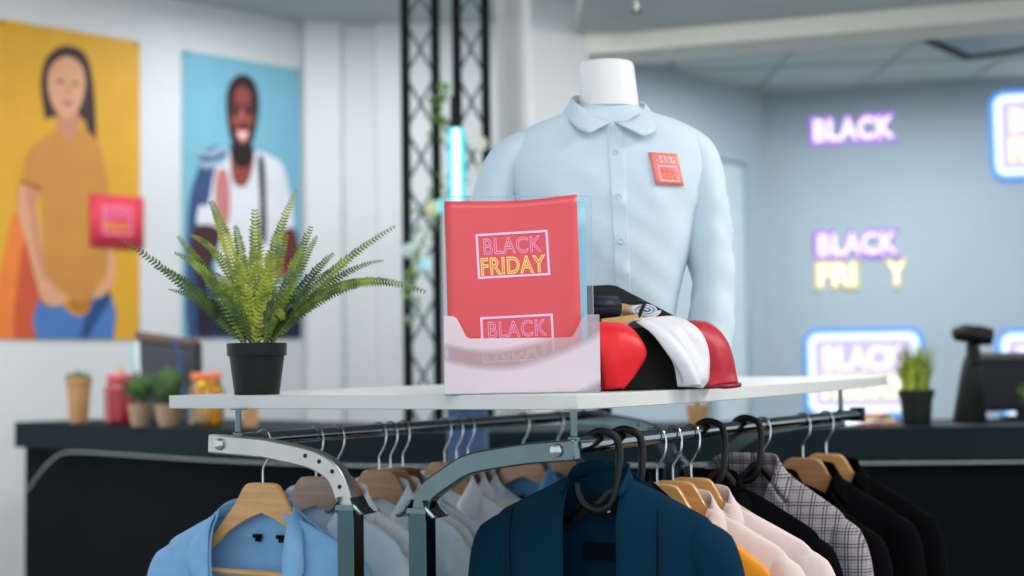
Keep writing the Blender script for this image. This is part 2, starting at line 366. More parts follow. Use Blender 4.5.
# ------------------------------------------------------------------ hangers (origin: top of the rail, z 0 = rail axis)
RZ = 1.3215
def make_wood_hanger(label, wm):
    t = thing('wooden_hanger', label, 'hanger', group='wooden hangers on the rack')
    top = catmull([(0, 0, -.098), (.03, 0, -.099), (.045, 0, -.109), (.062, 0, -.136), (.085, 0, -.163), (.12, 0, -.2), (.165, 0, -.225), (.178, 0, -.234)], 30)
    bot = catmull([(0, 0, -.156), (.03, 0, -.167), (.06, 0, -.182), (.085, 0, -.198), (.12, 0, -.226), (.165, 0, -.243), (.178, 0, -.246)], 30)
    P = []
    for s in (-1, 1):
        rng = range(30, 0, -1) if s < 0 else range(0, 31)
        for i in rng:
            x, zt = top[i].x, top[i].z; zb = interp([(q.x, q.z) for q in bot], x)
            yc = -.003 * min(x, .09) / .1; h = .0065 - .003 * min(1, x / .15)
            zb += .014; zt += .014
            P.append([(s * x, yc - h, zb + .002), (s * x, yc - h, zt - .003), (s * x, yc - h * .5, zt), (s * x, yc + h * .5, zt), (s * x, yc + h, zt - .003), (s * x, yc + h, zb + .002), (s * x, yc, zb)])
    MB().rings(P).build('body', wm, t, smooth=40)
    pts = [(-.0165, 0, -.002), (-.0155, 0, .006), (-.01, 0, .0135), (0, 0, .0165), (.01, 0, .0135), (.0165, 0, .004), (.0185, 0, -.012), (.016, 0, -.03), (.006, 0, -.047), (0, 0, -.06), (0, 0, -.1)]
    MB().tube(catmull(pts, 44), .0019, 8).build('hook', wire, t)
    MB().tube([(-.16, -.012, -.254), (.16, -.012, -.254)], .006, 10).tube([(-.16, -.0125, -.254), (-.162, -.008, -.224)], .004, 8).tube([(.16, -.0125, -.254), (.162, -.008, -.224)], .004, 8).build('trouser_bar', wm, t)
    return t
def make_black_hanger(label):
    t = thing('plastic_hanger', label, 'hanger', group='black plastic hangers on the rack')
    ring = catmull([(-.024, 0, -.004), (-.02, 0, .010), (-.005, 0, .0188), (.010, 0, .0188), (.03, 0, .01), (.037, -.002, -.012), (.038, -.008, -.045), (.036, -.014, -.08), (.025, -.016, -.101), (.005, -.016, -.11), (-.018, -.016, -.105), (-.034, -.014, -.09), (-.04, -.012, -.068)], 48)
    MB().tube(ring, [(.005, .0068)] * 49, 10, ref=(0, 1, 0)).build('hook_loop', black, t)
    arm = catmull([(-.19, 0, -.235), (-.13, .002, -.185), (-.07, .002, -.14), (-.03, -.002, -.112), (0, -.004, -.1), (.03, -.006, -.078), (.07, 0, -.118), (.13, .002, -.178), (.19, 0, -.235)], 40)
    MB().tube(arm, [(.005, .0085)] * 41, 10, ref=(0, 1, 0)).build('shoulder_bar', black, t)
    MB().tube([(-.188, 0, -.235), (-.15, 0, -.255), (.15, 0, -.255), (.188, 0, -.235)], .004, 8).build('trouser_bar', black, t)
    return t
def hang(o, rail, y, jit=0.0):
    o.location = rk(rail * .355, y, RZ); o.rotation_euler = (0, 0, TH + jit); return o
W_SPOTS = [  # rail, y, material key, label
    (-1, -.619, wood1, 'pale maple hanger holding the bright sky blue shirt at the end of the rail', .04),
    (-1, -.455, wood4, 'greyish beech hanger just behind the bright sky blue shirt', .0),
    (-1, -.385, wood2, 'beech hanger half hidden behind the bend of the steel arm', .0),
    (-1, -.237, wood2, 'front hanger of the beech trio between the two chrome posts', .02),
    (-1, -.195, wood2, 'middle hanger of the beech trio between the two chrome posts', .0),
    (-1, -.148, wood3, 'dark walnut hanger at the back of the trio between the posts', .0),
    (-1, .02, wood2, 'brown hanger above the white collars, partly behind the curved front arm', .0),
    (-1, .07, wood3, 'dark walnut hanger tucked under the curved front arm', .0),
    (-1, .12, wood3, 'walnut hanger behind the white shirt collars', .0),
    (-1, .38, wood2, 'golden brown hanger of the first mid-blue shirt behind the navy jacket', .0),
    (-1, .56, wood2, 'golden brown hanger of the last mid-blue shirt under the shelf pin', .0),
    (1, -.37, wood1, 'maple hanger nearest the navy jacket, over the orange top', .03),
    (1, -.3, wood1, 'middle maple hanger of the three above the blush blazers', .03),
    (1, -.215, wood1, 'maple hanger nearest the black coat, above the blush blazers', .03),
    (1, .165, wood1, 'maple hanger hidden behind the checked blazer collar', .0),
    (1, .42, wood2, 'brown maple hanger showing above the checked blazer shoulder', .0),
    (1, .585, wood1, 'honey coloured maple hanger farthest along the rail, over a black jacket', .0)]
proto = {}
for rail, y, wm, label, jit in W_SPOTS:
    if wm.name not in proto: proto[wm.name] = o = make_wood_hanger(label, wm)
    else: o = copy_tree(proto[wm.name])
    o['label'] = label; hang(o, rail, y, jit)
B_SPOTS = [(-.597, 'black plastic hanger with a looped hook inside the navy jacket', .0), (-.51, 'black plastic hanger just behind the navy jacket hanger', .05),
           (-.135, 'black plastic hanger holding the black coat beside the blush blazers', .0), (.06, 'black plastic hanger in front of the grey checked collar', .0)]
bp_ = None
for y, label, jit in B_SPOTS:
    o = make_black_hanger(label) if bp_ is None else copy_tree(bp_); bp_ = bp_ or o
    o['label'] = label; hang(o, 1, y, jit)

# ------------------------------------------------------------------ garments on hangers
def garment(name, label, cat, rail, y, m, zn=-.138, zt=-.215, hw=.215, nw=.075, th=.03, zb=-.72, xo=((0, .075), (.1, .05), (.3, .01), (1, .005)), collar='shirt', cm=None, sl=.6, jit=0, seed=0, group=None, lining=None, cz=.0, lapel=None, sr=.042, ff=.6):
    t = hang(thing(name, label, cat, group=group), rail, y, jit)
    cm = cm or m
    def top(x):
        a = abs(x)
        if a <= nw: return zn
        q = (a - nw) / (hw - nw); return zn + (zt - zn) * q ** 1.05 - .035 * max(0, (q - .8) / .2) ** 2
    def dep(x, z, fl):
        a = abs(x); e = sqrt(max(0, 1 - (a / hw) ** 4)); g = min(1, sqrt(max(0, top(x) - z) / .07))
        if a < nw + .05: g = max(g, fl * min(1, (nw + .05 - a) / .05))
        return th * e * g
    def fold(x, z, k):
        v = max(0, (zn - z)) ; return .012 * min(1, v / .3) * noise.noise(Vector((x * 14 + seed * 3.1, z * 2.2, k * 5 + seed)))
    nv, nx = 22, 14
    bo = []
    for i in range(-nx, nx + 1):
        x = hw * i / nx; zt_ = top(x) + (.006 if abs(x) < nw else 0)
        bo.append([(x, dep(x, zt_ + (zb - zt_) * (j / nv) ** 1.5, .75) + fold(x, zt_ + (zb - zt_) * (j / nv) ** 1.5, 1) * .6, zt_ + (zb - zt_) * (j / nv) ** 1.5) for j in range(nv + 1)])
    MB().grid(bo).build('back_panel', lining or m, t, solid=.0022, smooth=60)
    for s in (-1, 1):
        fr = []
        for i in range(nx + 1):
            col = []
            for j in range(nv + 1):
                v = (j / nv) ** 1.5; xt = nw + (hw - nw) * i / nx; z = top(xt) + (zb - top(xt)) * v
                x0 = interp(xo, v); x = x0 + (hw - x0) * i / nx
                col.append((s * x, -dep(x, z, ff) - fold(s * x, z, 2) - (.004 if i == 0 else 0), z))
            fr.append(col)
        MB().grid(fr).build('front_panel', m, t, solid=.0022, smooth=60)
        if sl:
            P = catmull([(s * (hw - .06), 0, zt - .012), (s * (hw - .034), 0, zt - .03), (s * (hw - .014), -.002, zt - .062), (s * (hw - .002), -.004, zt - .13), (s * (hw + .01), -.008, zt - .3), (s * (hw + .012), -.012, zt - sl)], 22)
            R = [(th * interp([(0, .3), (2 / 22, .6), (5 / 22, .86), (1, .85)], i / 22), sr * interp([(0, .4), (3 / 22, .8), (6 / 22, 1), (1, .8)], i / 22)) for i in range(23)]
            b = MB().tube(P, R, 16, ref=(0, 1, 0))
            b.v = [(x + .004 * noise.noise(Vector((x * 9, z * 9, seed))), y_ + .007 * noise.noise(Vector((x * 20 + seed, y_ * 8, z * 9))), z) for x, y_, z in b.v]
            b.build('sleeve', m, t, smooth=60)
    x1 = interp(xo, .12)
    if collar == 'shirt':
        for s in (-1, 1):
            A = [(0, th * .8, zn + .034 + cz), (s * nw * .6, th * .6, zn + .034 + cz), (s * nw * .98, 0, zn + .024 + cz), (s * (nw * .9), -th * .75, zn - .004 + cz), (s * max(x1, nw * .62), -th - .006, zn - .04)]
            B = [(0, th + .008, zn - .006), (s * nw * .8, th + .004, zn - .008), (s * (nw + .024), 0, zn - .012), (s * (nw + .026), -th * .8, zn - .035), (s * (max(x1, nw * .62) + .042), -th - .012, zn - .088)]
            strip(A, B, 16, 5, .005).build('collar', cm, t, solid=.0022, smooth=70)
    elif collar in ('jacket', 'stand'):
        up = .03 if collar == 'jacket' else .022
        for s in (-1, 1):
            A = [(0, th * .85, zn + up), (s * nw * .7, th * .65, zn + up), (s * nw * 1.0, 0, zn + up * .6), (s * nw * .98, -th * .8, zn - .02)]
            B = [(0, th + .006, zn - .01), (s * nw, th, zn - .012), (s * (nw + .03), -.004, zn - .022), (s * (nw + .035), -th * .95, zn - .062)]
            if collar == 'stand': B = [(0, th + .002, zn - .004), (s * nw * .8, th * .8, zn - .004), (s * (nw + .006), 0, zn - .01), (s * (nw + .004), -th * .9, zn - .03)]
            strip(A, B, 14, 5, .006).build('collar', cm, t, solid=.003, smooth=70)
            if collar == 'jacket':
                lw_ = lapel or .07
                A = [(s * nw * .96, -th - .003, zn - .025), (s * interp(xo, .15), -th - .006, zn - .1), (s * interp(xo, .33), -th - .007, zn - .2), (s * interp(xo, .5), -th - .006, zn - .3)]
                B = [(s * (nw + .032), -th - .006, zn - .068), (s * (interp(xo, .15) + lw_), -th - .012, zn - .115), (s * (interp(xo, .33) + lw_ * .7), -th - .012, zn - .21), (s * (interp(xo, .5) + .004), -th - .008, zn - .3)]
                strip(A, B, 18, 5, .004).build('lapel', cm, t, solid=.003, smooth=70)
    return t
def cloth(name, c, rough=.85, sheen=.15, var=.05, bump=.12): return mat(name, c, rough, var=var, scale=26, bump=bump, bscale=900, sheen=sheen, spec=.25 if sheen else .1)
sky = cloth('sky_blue_cotton', (128, 178, 222)); pale = cloth('pale_blue_cotton', (218, 234, 248)); whitec = cloth('white_cotton', (243, 246, 251))
mid = cloth('mid_blue_cotton', (92, 142, 186)); navy = cloth('navy_wool', (5, 44, 66), .9, 0); dnavy = cloth('dark_navy_wool', (7, 13, 22), .9, 0)
blush = cloth('blush_wool', (222, 204, 202)); orange = cloth('orange_knit', (240, 150, 40)); blackc = cloth('black_wool', (4, 4, 7), 1.0, 0)
check = plaid('grey_check_wool'); tagm = mat('woven_label', (8, 9, 14), .8, spec=.2)
open_camp = ((0, .075), (.05, .088), (.2, .082), (1, .07))
g = garment('shirt', 'bright sky blue open shirt on a maple hanger at the end of the rail', 'shirt', -1, -.619, sky, nw=.078, th=.036, xo=open_camp, collar='camp', seed=1, jit=.04, zn=-.138, zt=-.212, hw=.238)
g.location = rk(-.367, -.619, RZ)
for s in (-1, 1):   # camp collar: long flat flaps falling outwards
    A = [(0, .034, -.128), (s * .05, .03, -.126), (s * .082, 0, -.138), (s * .09, -.032, -.175), (s * .088, -.042, -.225), (s * .086, -.042, -.3)]
    B = [(0, .044, -.165), (s * .07, .04, -.166), (s * .108, -.004, -.172), (s * .132, -.038, -.21), (s * .135, -.046, -.262), (s * .09, -.044, -.305)]
    A, B = [[(x, y, z + .011) for x, y, z in q] for q in (A, B)]
    strip(A, B, 20, 5, .004).build('collar', sky, g, solid=.0022, smooth=70)
for x in (-.02, .035):
    MB().box(x - .009, x + .009, .019, .026, -.192, -.185).box(x - .003, x + .007, .019, .026, -.199, -.189).build('neck_label', tagm, g)
PG = 'pale shirts on the left rail'
for y, m_, hw_, lab, sd in ((-.455, pale, .215, 'pale blue shirt right behind the bright sky blue shirt', 2), (-.385, whitec, .215, 'white shirt behind the bend of the steel arm', 3),
        (-.237, pale, .22, 'pale blue shirt on the front hanger between the two posts', 4), (-.195, whitec, .215, 'white shirt on the middle hanger between the two posts', 5), (-.148, pale, .215, 'pale blue shirt on the dark hanger between the two posts', 6),
        (.02, whitec, .215, 'white shirt with a sharp raised collar behind the curved front arm', 7), (.07, whitec, .215, 'white shirt whose collar shows under the curved front arm', 8), (.12, pale, .215, 'pale shirt last of those behind the curved front arm', 9)):
    garment('shirt', lab, 'shirt', -1, y, m_, th=.021, hw=hw_, collar='shirt', seed=sd, sr=.036, group=PG, jit=0, xo=((0, .072), (.08, .05), (.2, .03), (.5, .012), (1, .01)), cz=.004)
for y, lab, sd in ((.38, 'mid-blue shirt with a dark neck label, nearer of two behind the navy jacket', 10), (.56, 'mid-blue shirt under the shelf pin, farther of two behind the navy jacket', 11)):
    g = garment('shirt', lab, 'shirt', -1, y, mid, th=.03, collar='shirt', seed=sd, group='mid-blue shirts on the left rail', xo=((0, .075), (.12, .06), (.3, .03), (1, .01)), zn=-.137)
    for x in (-.02, .03): MB().box(x - .01, x + .01, .014, .022, -.2, -.19).build('neck_label', tagm, g)
g = garment('jacket', 'open dark teal navy jacket on a black hanger at the front of the rail', 'jacket', 1, -.597, navy, zn=-.055, zt=-.132, hw=.222, nw=.052, th=.042, xo=((0, .052), (.06, .05), (1, .047)), collar='stand', seed=12, sr=.045, ff=.2)
b = MB().box(-.021, .021, .03, .0335, -.125, -.108); b.build('size_label', tagm, g)
MB().box(-.003, .002, .0285, .0305, -.119, -.114).build('label_mark', mat('label_white', (225, 225, 225), .7), g)
MB().box(-.05, .05, .03, .036, -.2, -.172).build('inner_band', dnavy, g)
for x in (-.15, .12):
    MB().tube(catmull([(x, -.035, -.105), (x * 1.02, -.0435, -.16), (x, -.0435, -.3), (x, -.043, -.5)], 20), .0012, 6).build('seam', dnavy, g)
garment('jacket', 'dark jacket squeezed between the navy jacket and the orange top', 'jacket', 1, -.51, dnavy, zn=-.075, zt=-.16, nw=.05, th=.03, hw=.18, sr=.035, collar='stand', xo=((0, .05), (1, .03)), seed=13)
garment('top', 'orange knitted top on the hanger nearest the navy jacket', 'top', 1, -.37, orange, th=.026, collar='none', seed=14, xo=((0, .075), (.1, .04), (.2, .005), (1, .003)), hw=.228, zt=-.245, jit=.03)
garment('blazer', 'blush pink blazer on the middle maple hanger', 'blazer', 1, -.3, blush, hw=.232, th=.028, collar='jacket', seed=15, zn=-.131, jit=.03, lapel=.06, group='blush blazers')
garment('blazer', 'blush white blazer beside the black coat, farther of the blush pair', 'blazer', 1, -.215, blush, th=.026, collar='jacket', seed=16, zn=-.128, hw=.252, jit=.03, lapel=.065, group='blush blazers')
garment('coat', 'black coat with a wide collar between blush and checked blazers', 'coat', 1, -.135, blackc, zn=-.105, zt=-.2, hw=.24, nw=.06, th=.028, collar='jacket', seed=17, lapel=.075, cm=cloth('black_velvet', (4, 4, 7), .95, 0))
garment('blazer', 'grey checked tweed blazer with a large plaid and rolled sleeve cap', 'blazer', 1, .062, check, zn=-.085, zt=-.185, hw=.226, nw=.07, th=.04, collar='jacket', seed=18, lapel=.07, sr=.045)
for y, lab, sd in ((.165, 'black jacket right behind the grey checked blazer', 19), (.415, 'black jacket in the middle of the far black three', 20), (.585, 'black jacket at the far end of the rail', 21)):
    garment('jacket', lab, 'jacket', 1, y, blackc, zn=-.123, zt=-.213, hw=.235, th=.032, collar='jacket', seed=sd, group='black jackets at the far end', sr=.048)
# ------------------------------------------------------------------ service counter and what stands on it
CF = catmull([(-2.29, 6.84, 0), (-1.88, 6.45, 0), (-1.64, 6.2, 0), (-1.12, 5.68, 0), (-.6, 5.3, 0), (0, 5.12, 0), (.65, 5.08, 0), (1.21, 5.04, 0), (1.72, 5.0, 0), (3.2, 4.93, 0)], 48)
def offs(d):
    out = []
    for i, p in enumerate(CF):
        t = (CF[min(i + 1, 48)] - CF[max(i - 1, 0)]).normalized(); out.append(p + Vector((-t.y, t.x, 0)) * d)
    return out
CZ = 1.233
ctr = thing('service_counter', 'long dark teal service counter curving behind the clothes rack', 'counter', (0, 0, 0))
teal = mat('dark_teal_laminate', (5, 14, 18), .8, spec=.1, var=.05, scale=5); teal2 = mat('teal_edge', (12, 31, 38), .7, spec=.15, var=.05, scale=5)
f, bk = offs(0), offs(.72)
def band(d0, d1, z0, z1):
    a, b_ = offs(d0), offs(d1)
    return MB().rings([[(p.x, p.y, z0), (p.x, p.y, z1), (q.x, q.y, z1), (q.x, q.y, z0)] for p, q in zip(a, b_)])
band(0, .72, CZ - .115, CZ).build('worktop', teal2, ctr, smooth=20, bevel=.004)
band(.055, .68, 0, CZ - .115).build('body', teal, ctr, smooth=20)
cb = MB().tube(catmull([(-2.139, 6.56, .941), (-2.06, 6.5, 1.027), (-1.985, 6.49, 1.096), (-1.9, 6.45, 1.113), (-1.64, 6.19, 1.114), (-1.12, 5.668, 1.113), (-.6, 5.288, 1.113), (0, 5.11, 1.113), (.65, 5.07, 1.113), (1.21, 5.03, 1.113), (1.72, 4.99, 1.113), (3.0, 4.93, 1.113)], 90), .0038, 8)
tag(cb.build('cable', mat('grey_cable', (150, 160, 160), .5)), 'thin pale cable clipped under the edge of the dark counter', 'cable')
kraft = mat('kraft_paper', (186, 142, 96), .85, var=.08); leafd = mat('dark_leaf', (60, 92, 40), .6, var=.3, scale=60)
leafm = mat('moss_leaf', (78, 110, 52), .7, var=.3, scale=60); clay = mat('clay_pot', (176, 146, 118), .8, var=.06)
def leafball(n, rx, rz, c, size, seed):
    rnd = random.Random(seed); b = MB()
    b.lathe([(rx * .86 * sin(pi * k / 8) + 1e-4, -rz * .86 * cos(pi * k / 8)) for k in range(9)], 16, c)
    for k in range(n):
        d = Vector((rnd.gauss(0, 1), rnd.gauss(0, 1), rnd.gauss(0, 1))).normalized()
        p = Vector(c) + Vector((d.x * rx, d.y * rx, d.z * rz)) * rnd.uniform(.82, 1.02)
        u = d.orthogonal().normalized(); u.rotate(Matrix.Rotation(rnd.uniform(0, 6.28), 3, d)); w_ = d.cross(u)
        t = (u + d * .7).normalized()
        b.add([p, p + t * size * .5 + w_ * size * .3, p + t * size, p + t * size * .5 - w_ * size * .3], [(0, 1, 2, 3)])
    return b
def kraft_pot(label, x, y, r0, r1, h, leafy=True):
    t = thing('potted_plant', label, 'plant', (x, y, CZ))
    MB().lathe([(r0 * .9, 0), (r0, .004), (r1 * .97, h * .86), (r1 * 1.06, h * .87), (r1 * 1.08, h), (r1 * .98, h), (r1 * .94, h - .01)], 10).build('pot', kraft, t, smooth=20)
    if leafy: leafball(90, r1 * .92, r1 * .45, (0, 0, h), .018, 3).build('foliage', leafm, t, smooth=0)
    return t
kraft_pot('tall kraft paper pot with a low green plant, nearest the counter end', -1.91, 6.55, .042, .056, .2)
kraft_pot('kraft paper pot standing behind the yellow jar, beyond the fern pot', -1.03, 5.83, .03, .036, .16)
def topiary(label, x, y, seed, rx, rz, hz, pr, ph, stem=False):
    t = thing('potted_plant', label, 'plant', (x, y, CZ))
    MB().lathe([(pr * .66, 0), (pr * .8, ph * .3), (pr * .97, ph * .9), (pr, ph), (pr * .9, ph), (pr * .85, ph - .008)], 20).build('pot', clay if not stem else kraft, t)
    MB().tube([(0, 0, ph - .012), (0, 0, hz)], .006, 8).build('stem', mat('stem_brown', (60, 52, 40), .8), t)
    leafball(150, rx, rz, (0, 0, hz), .02, seed).build('foliage', leafd, t, smooth=0)
    return t
topiary('small round topiary in a clay pot beside the red jar', -1.525, 6.09, 5, .064, .058, .16, .05, .09)
topiary('small cone shaped topiary in a clay pot next to the yellow jar', -1.385, 6.0, 6, .06, .078, .165, .06, .088)
topiary('little topiary with a kraft pot showing under the shelf, beside the right rail', .665, 5.4, 7, .045, .045, .26, .042, .075, True)
def jar(label, x, y, rw, h, body, lidm, knob=None, fill=None):
    t = thing('jar', label, 'jar', (x, y, CZ), .3)
    MB().lathe([(rw * .8, 0), (rw, h * .06), (rw * 1.02, h * .5), (rw, h * .7), (rw * .8, h * .82), (rw * .78, h * .86), (rw * .7, h * .86)], 8).build('body', body, t, smooth=15, bevel=.004)
    l = MB().lathe([(rw * .86, h * .86), (rw * .88, h * .88), (rw * .88, h * .97), (rw * .8, h), (rw * .2, h)], 20).build('lid', lidm, t)
    if knob: MB().lathe([(.006, h), (.006, h + .008), (.012, h + .014), (.012, h + .022), (.004, h + .028)], 14).build('knob', knob, l)
    if fill:
        rnd = random.Random(2)
        for k in range(12):
            a = k * 2.1; d = rw * .5
            MB().lathe([(1e-4, -.026), (.02, -.018), (.028, 0), (.02, .018), (1e-4, .026)], 12, (d * cos(a), d * sin(a), .03 + h * .058 * k)).build('sweet', fill, t)
    return t
glossred = mat('red_glass', (150, 8, 22), .2, coat=.25)
jar('faceted red glass jar with a pink lid and golden knob', -1.665, 6.32, .07, .215, glossred, mat('pink_lid', (214, 96, 108), .4), mat('gold_knob', (226, 176, 70), .3, .6))
jar('amber jar of yellow sweets with an orange lid', -1.215, 5.9, .07, .215, clear('amber_glass', (255, 236, 160), .06), mat('orange_lid', (232, 120, 76), .45), None, mat('yellow_sweets', (250, 206, 40), .5))
# till monitor seen from behind
mon = thing('monitor', 'grey till monitor seen from behind, with a brown top edge, by the red jar', 'monitor', (-1.5, 6.5, CZ), radians(-12), tilt=(radians(-6), 0))
MB().prism([(-.125, .0), (.14, -.005), (.118, .34), (-.165, .375)], -.02, .02).build('back_shell', mat('monitor_grey', (50, 56, 62), .5), mon, bevel=.008)
MB().prism([(-.17, .36), (.118, .325), (.115, .36), (-.168, .402)], -.03, .03).build('top_edge', mat('monitor_brown', (96, 72, 60), .5), mon, bevel=.005)
MB().prism([(.135, 0), (.15, 0), (.128, .35), (.113, .35)], -.022, .022).build('side_edge', black, mon, bevel=.003)
MB().prism([(-.19, .0), (-.125, .0), (-.165, .375), (-.215, .31)], .0, .012).build('side_panel', mat('pale_teal_panel', (166, 196, 202), .4), mon)
MB().prism([(-.134, .0), (-.116, .0), (-.152, .37), (-.172, .375)], -.024, -.014).build('white_strip', mat('white_strip', (210, 218, 222), .4), mon)
tag(MB().tube(catmull([(-1.47, 6.44, 1.6), (-1.44, 6.43, 1.5), (-1.425, 6.42, 1.38), (-1.39, 6.37, 1.3), (-1.375, 6.33, 1.242)], 20), .009, 8).build('cable', mat('blue_cable', (34, 62, 130), .5)), 'thick blue cable hanging down the back of the grey till monitor', 'cable')
# right end of the counter
gp = thing('potted_plant', 'tuft of grass in a black pot by the barcode scanner', 'plant', (1.41, 5.22, CZ))
MB().lathe([(.045, 0), (.048, .002), (.056, .095), (.062, .096), (.063, .122), (.055, .122), (.054, .112)], 24).build('pot', pot_black, gp)
def grass(n, r, h, seed, spread):
    rnd = random.Random(seed); b = MB()
    for k in range(n):
        a = rnd.uniform(0, 6.28); q = r * sqrt(rnd.random()); x, y = q * cos(a), q * sin(a); hh = h * rnd.uniform(.6, 1)
        dx, dy = cos(a) * spread * q / r + rnd.gauss(0, .01), sin(a) * spread * q / r; w_ = .0035; ca, sa = cos(a + 1.57) * w_, sin(a + 1.57) * w_
        b.grid([[(x - ca * k_, y - sa * k_, 0) if i == 0 else (x + dx * (i / 4) ** 1.6 - ca * k_, y + dy * (i / 4) ** 1.6 - sa * k_, hh * i / 4) for i, k_ in enumerate((1, 1.1, 1, .7, .1))], [(x + ca, y + sa, 0) if i == 0 else (x + dx * (i / 4) ** 1.6 + ca * k_, y + dy * (i / 4) ** 1.6 + sa * k_, hh * i / 4) for i, k_ in enumerate((1, 1.1, 1, .7, .1))]])
    return b
fo = grass(170, .047, .172, 4, .035).build('foliage', mat('grass_green', (140, 156, 50), .6, var=.45, scale=50), gp); fo.location.z = .112
sc_ = thing('barcode_scanner', 'black barcode scanner resting upright on its stand', 'scanner', (1.66, 5.4, CZ), radians(12))
MB().prism([(-.075, 0), (.05, 0), (.036, .2), (.018, .24), (-.016, .24), (-.03, .2)], -.02, .02).build('stand', black, sc_, bevel=.008)
MB().prism([(-.02, .2), (.03, .2), (.03, .29), (-.012, .29)], -.024, .012).build('handle', mat('scanner_black', (5, 5, 7), .5, spec=.3), sc_, bevel=.01)
MB().tube([(-.045, .02, .318), (-.03, -.01, .322), (.02, -.03, .312), (.062, -.045, .305)], [.026, .034, .036, .03], 14).build('head', mat('scanner_black', (5, 5, 7), .5, spec=.3), sc_, smooth=60)
MB().lathe([(1e-4, -.004), (.005, 0), (1e-4, .004)], 10, (.014, -.03, .272)).build('indicator', mat('indicator', (210, 200, 205), .4), sc_)
m2 = thing('monitor', 'black flat monitor standing behind the barcode scanner', 'monitor', (1.86, 5.58, CZ), radians(-8))
MB().box(-.145, .26, -.02, .025, .03, .25).build('back_shell', mat('monitor_black', (20, 25, 28), .6, spec=.3), m2, bevel=.012)
MB().box(-.14, .255, -.026, -.02, .225, .247).build('top_bezel', mat('bezel_grey', (66, 72, 74), .4), m2, bevel=.002)
MB().box(-.03, .12, -.06, .08, 0, .012).box(.02, .07, -.015, .015, .01, .05).build('foot', black, m2)
tp = thing('potted_plant', 'small dark green plant in front of the black monitor', 'plant', (1.83, 5.22, CZ))
MB().lathe([(.03, 0), (.042, .06), (.038, .06), (.036, .052)], 18).build('pot', pot_black, tp)
leafball(120, .055, .045, (0, 0, .1), .022, 9).build('foliage', leafm, tp, smooth=0)
cl = thing('card_stack', 'small stack of printed cards lying beside the grass pot', 'cards', (1.27, 5.2, CZ), .3)
for k, (c, w_) in enumerate((((206, 120, 90), .06), ((236, 236, 232), .055), ((190, 168, 90), .05), ((224, 150, 150), .045))):
    MB().box(-w_, w_, -.03, .03, .011 * k, .011 * k + .01, Matrix.Rotation(.25 * k, 4, 'Z')).build('card', mat('card_%d' % k, c, .6), cl, bevel=.002)
sh = thing('paper_sheet', 'loose white sheet curling on the counter beside the printed cards', 'paper', (1.15, 5.22, CZ), .1)
MB().grid([[(-.075 + .15 * i / 8, -.05 + .1 * j / 4, .003 + .045 * (i / 8 - .45) ** 2 + .003 * j) for j in range(5)] for i in range(9)]).build('sheet', mat('white_paper', (232, 234, 236), .6), sh, solid=.001)
# denim blue fabric column standing between rack and counter
dc = thing('display_pedestal', 'slim pedestal wrapped in denim blue cloth behind the left rail', 'pedestal', (-.145, 4.72, 0), .3)
b = MB(); R_ = []
for k in range(15):
    z = 1.33 * k / 14; R_.append([((.062 + .005 * cos(5 * a_ + z * 3)) * cos(a_), (.062 + .005 * cos(5 * a_ + z * 3)) * sin(a_), z + .03) for a_ in [2 * pi * j / 40 for j in range(40)]])
b.rings(R_).build('wrap', cloth('denim_cloth', (62, 88, 124)), dc, smooth=60)
MB().lathe([(.1, 0), (.1, .02), (.06, .032)], 28).build('base', black, dc)
MB().lathe([(.068, 1.358), (.07, 1.362), (.07, 1.374), (.02, 1.376)], 28).build('top_cap', mat('cap_grey', (90, 100, 110), .5), dc)

# ------------------------------------------------------------------ posters on the left wall
def poster(name, label, u, z, w, h, paper):
    p = lw(u); n = Vector((LWD.y, -LWD.x))
    t = thing(name, label, 'poster', (p.x + n.x * .004, p.y + n.y * .004, z), A45)
    MB().box(0, w, -.004, 0, 0, h).build('paper', paper, t)
    return t
def draw(t, name, pts, layer, m, sm=4, w=None, h=None):
    P = [(p.x, p.y) for p in closed_catmull([(a, c, 0) for a, c in pts], sm)] if sm > 1 else pts
    if w: P = [(min(max(a, w[0]), w[1]), min(max(c, h[0]), h[1])) for a, c in P]
    me = MB().prism(P, -.0046 - .0007 * layer, -.0041 - .0007 * layer)
    return me.build(name, m, t, smooth=0)
def ink(n, c): return mat('print_' + n, c, .55, var=.05, scale=5, spec=.3)
pb = poster('poster', 'blue poster of a smiling person in a white T-shirt carrying a jacket', 0, 1.646, .846, 1.663, ink('blue', (120, 178, 200)))
BX, BZ = (.002, .844), (.002, 1.66)
skin, skin_d, skin_l, hair = ink('skin', (142, 70, 66)), ink('skin_deep', (84, 40, 42)), ink('skin_light', (192, 112, 108)), ink('hair', (40, 24, 30))
def D(n, pts, l, m, sm=4): return draw(pb, n, pts, l, m, sm, BX, BZ)
D('printed_jacket', [(0.033,0.006),(0.035,0.708),(0.103,0.974),(0.165,1.097),(0.283,1.132),(0.311,1.051),(0.226,0.896),(0.198,0.630),(0.210,0.280),(0.223,0.007)], 1, ink('jacket', (58, 82, 124)))
D('printed_jacket_fold', [(0.10,0.006),(0.09,0.5),(0.12,0.8),(0.16,0.6),(0.17,0.2),(.19,.006)], 2, ink('jacket_dark', (44, 36, 56)))
D('printed_trousers', [(0.210,0.007),(0.224,0.281),(0.407,0.316),(0.624,0.292),(0.840,0.237),(0.840,0.004)], 2, ink('trousers', (38, 44, 62)), 2)
D('printed_shirt', [(0.171,0.775),(0.226,0.996),(0.311,1.099),(0.410,1.124),(0.540,1.123),(0.643,1.094),(0.717,1.039),(0.776,0.817),(0.783,0.664),(0.670,0.621),(0.640,0.595),(0.638,0.232),(0.238,0.223),(0.246,0.621),(0.102,0.648),(0.116,0.771)], 3, ink('shirt', (222, 224, 232)))
D('printed_arm', [(0.102,0.654),(0.253,0.634),(0.211,0.456),(0.128,0.365),(0.061,0.438),(0.061,0.565)], 4, ink('arm_dark', (72, 40, 50)))
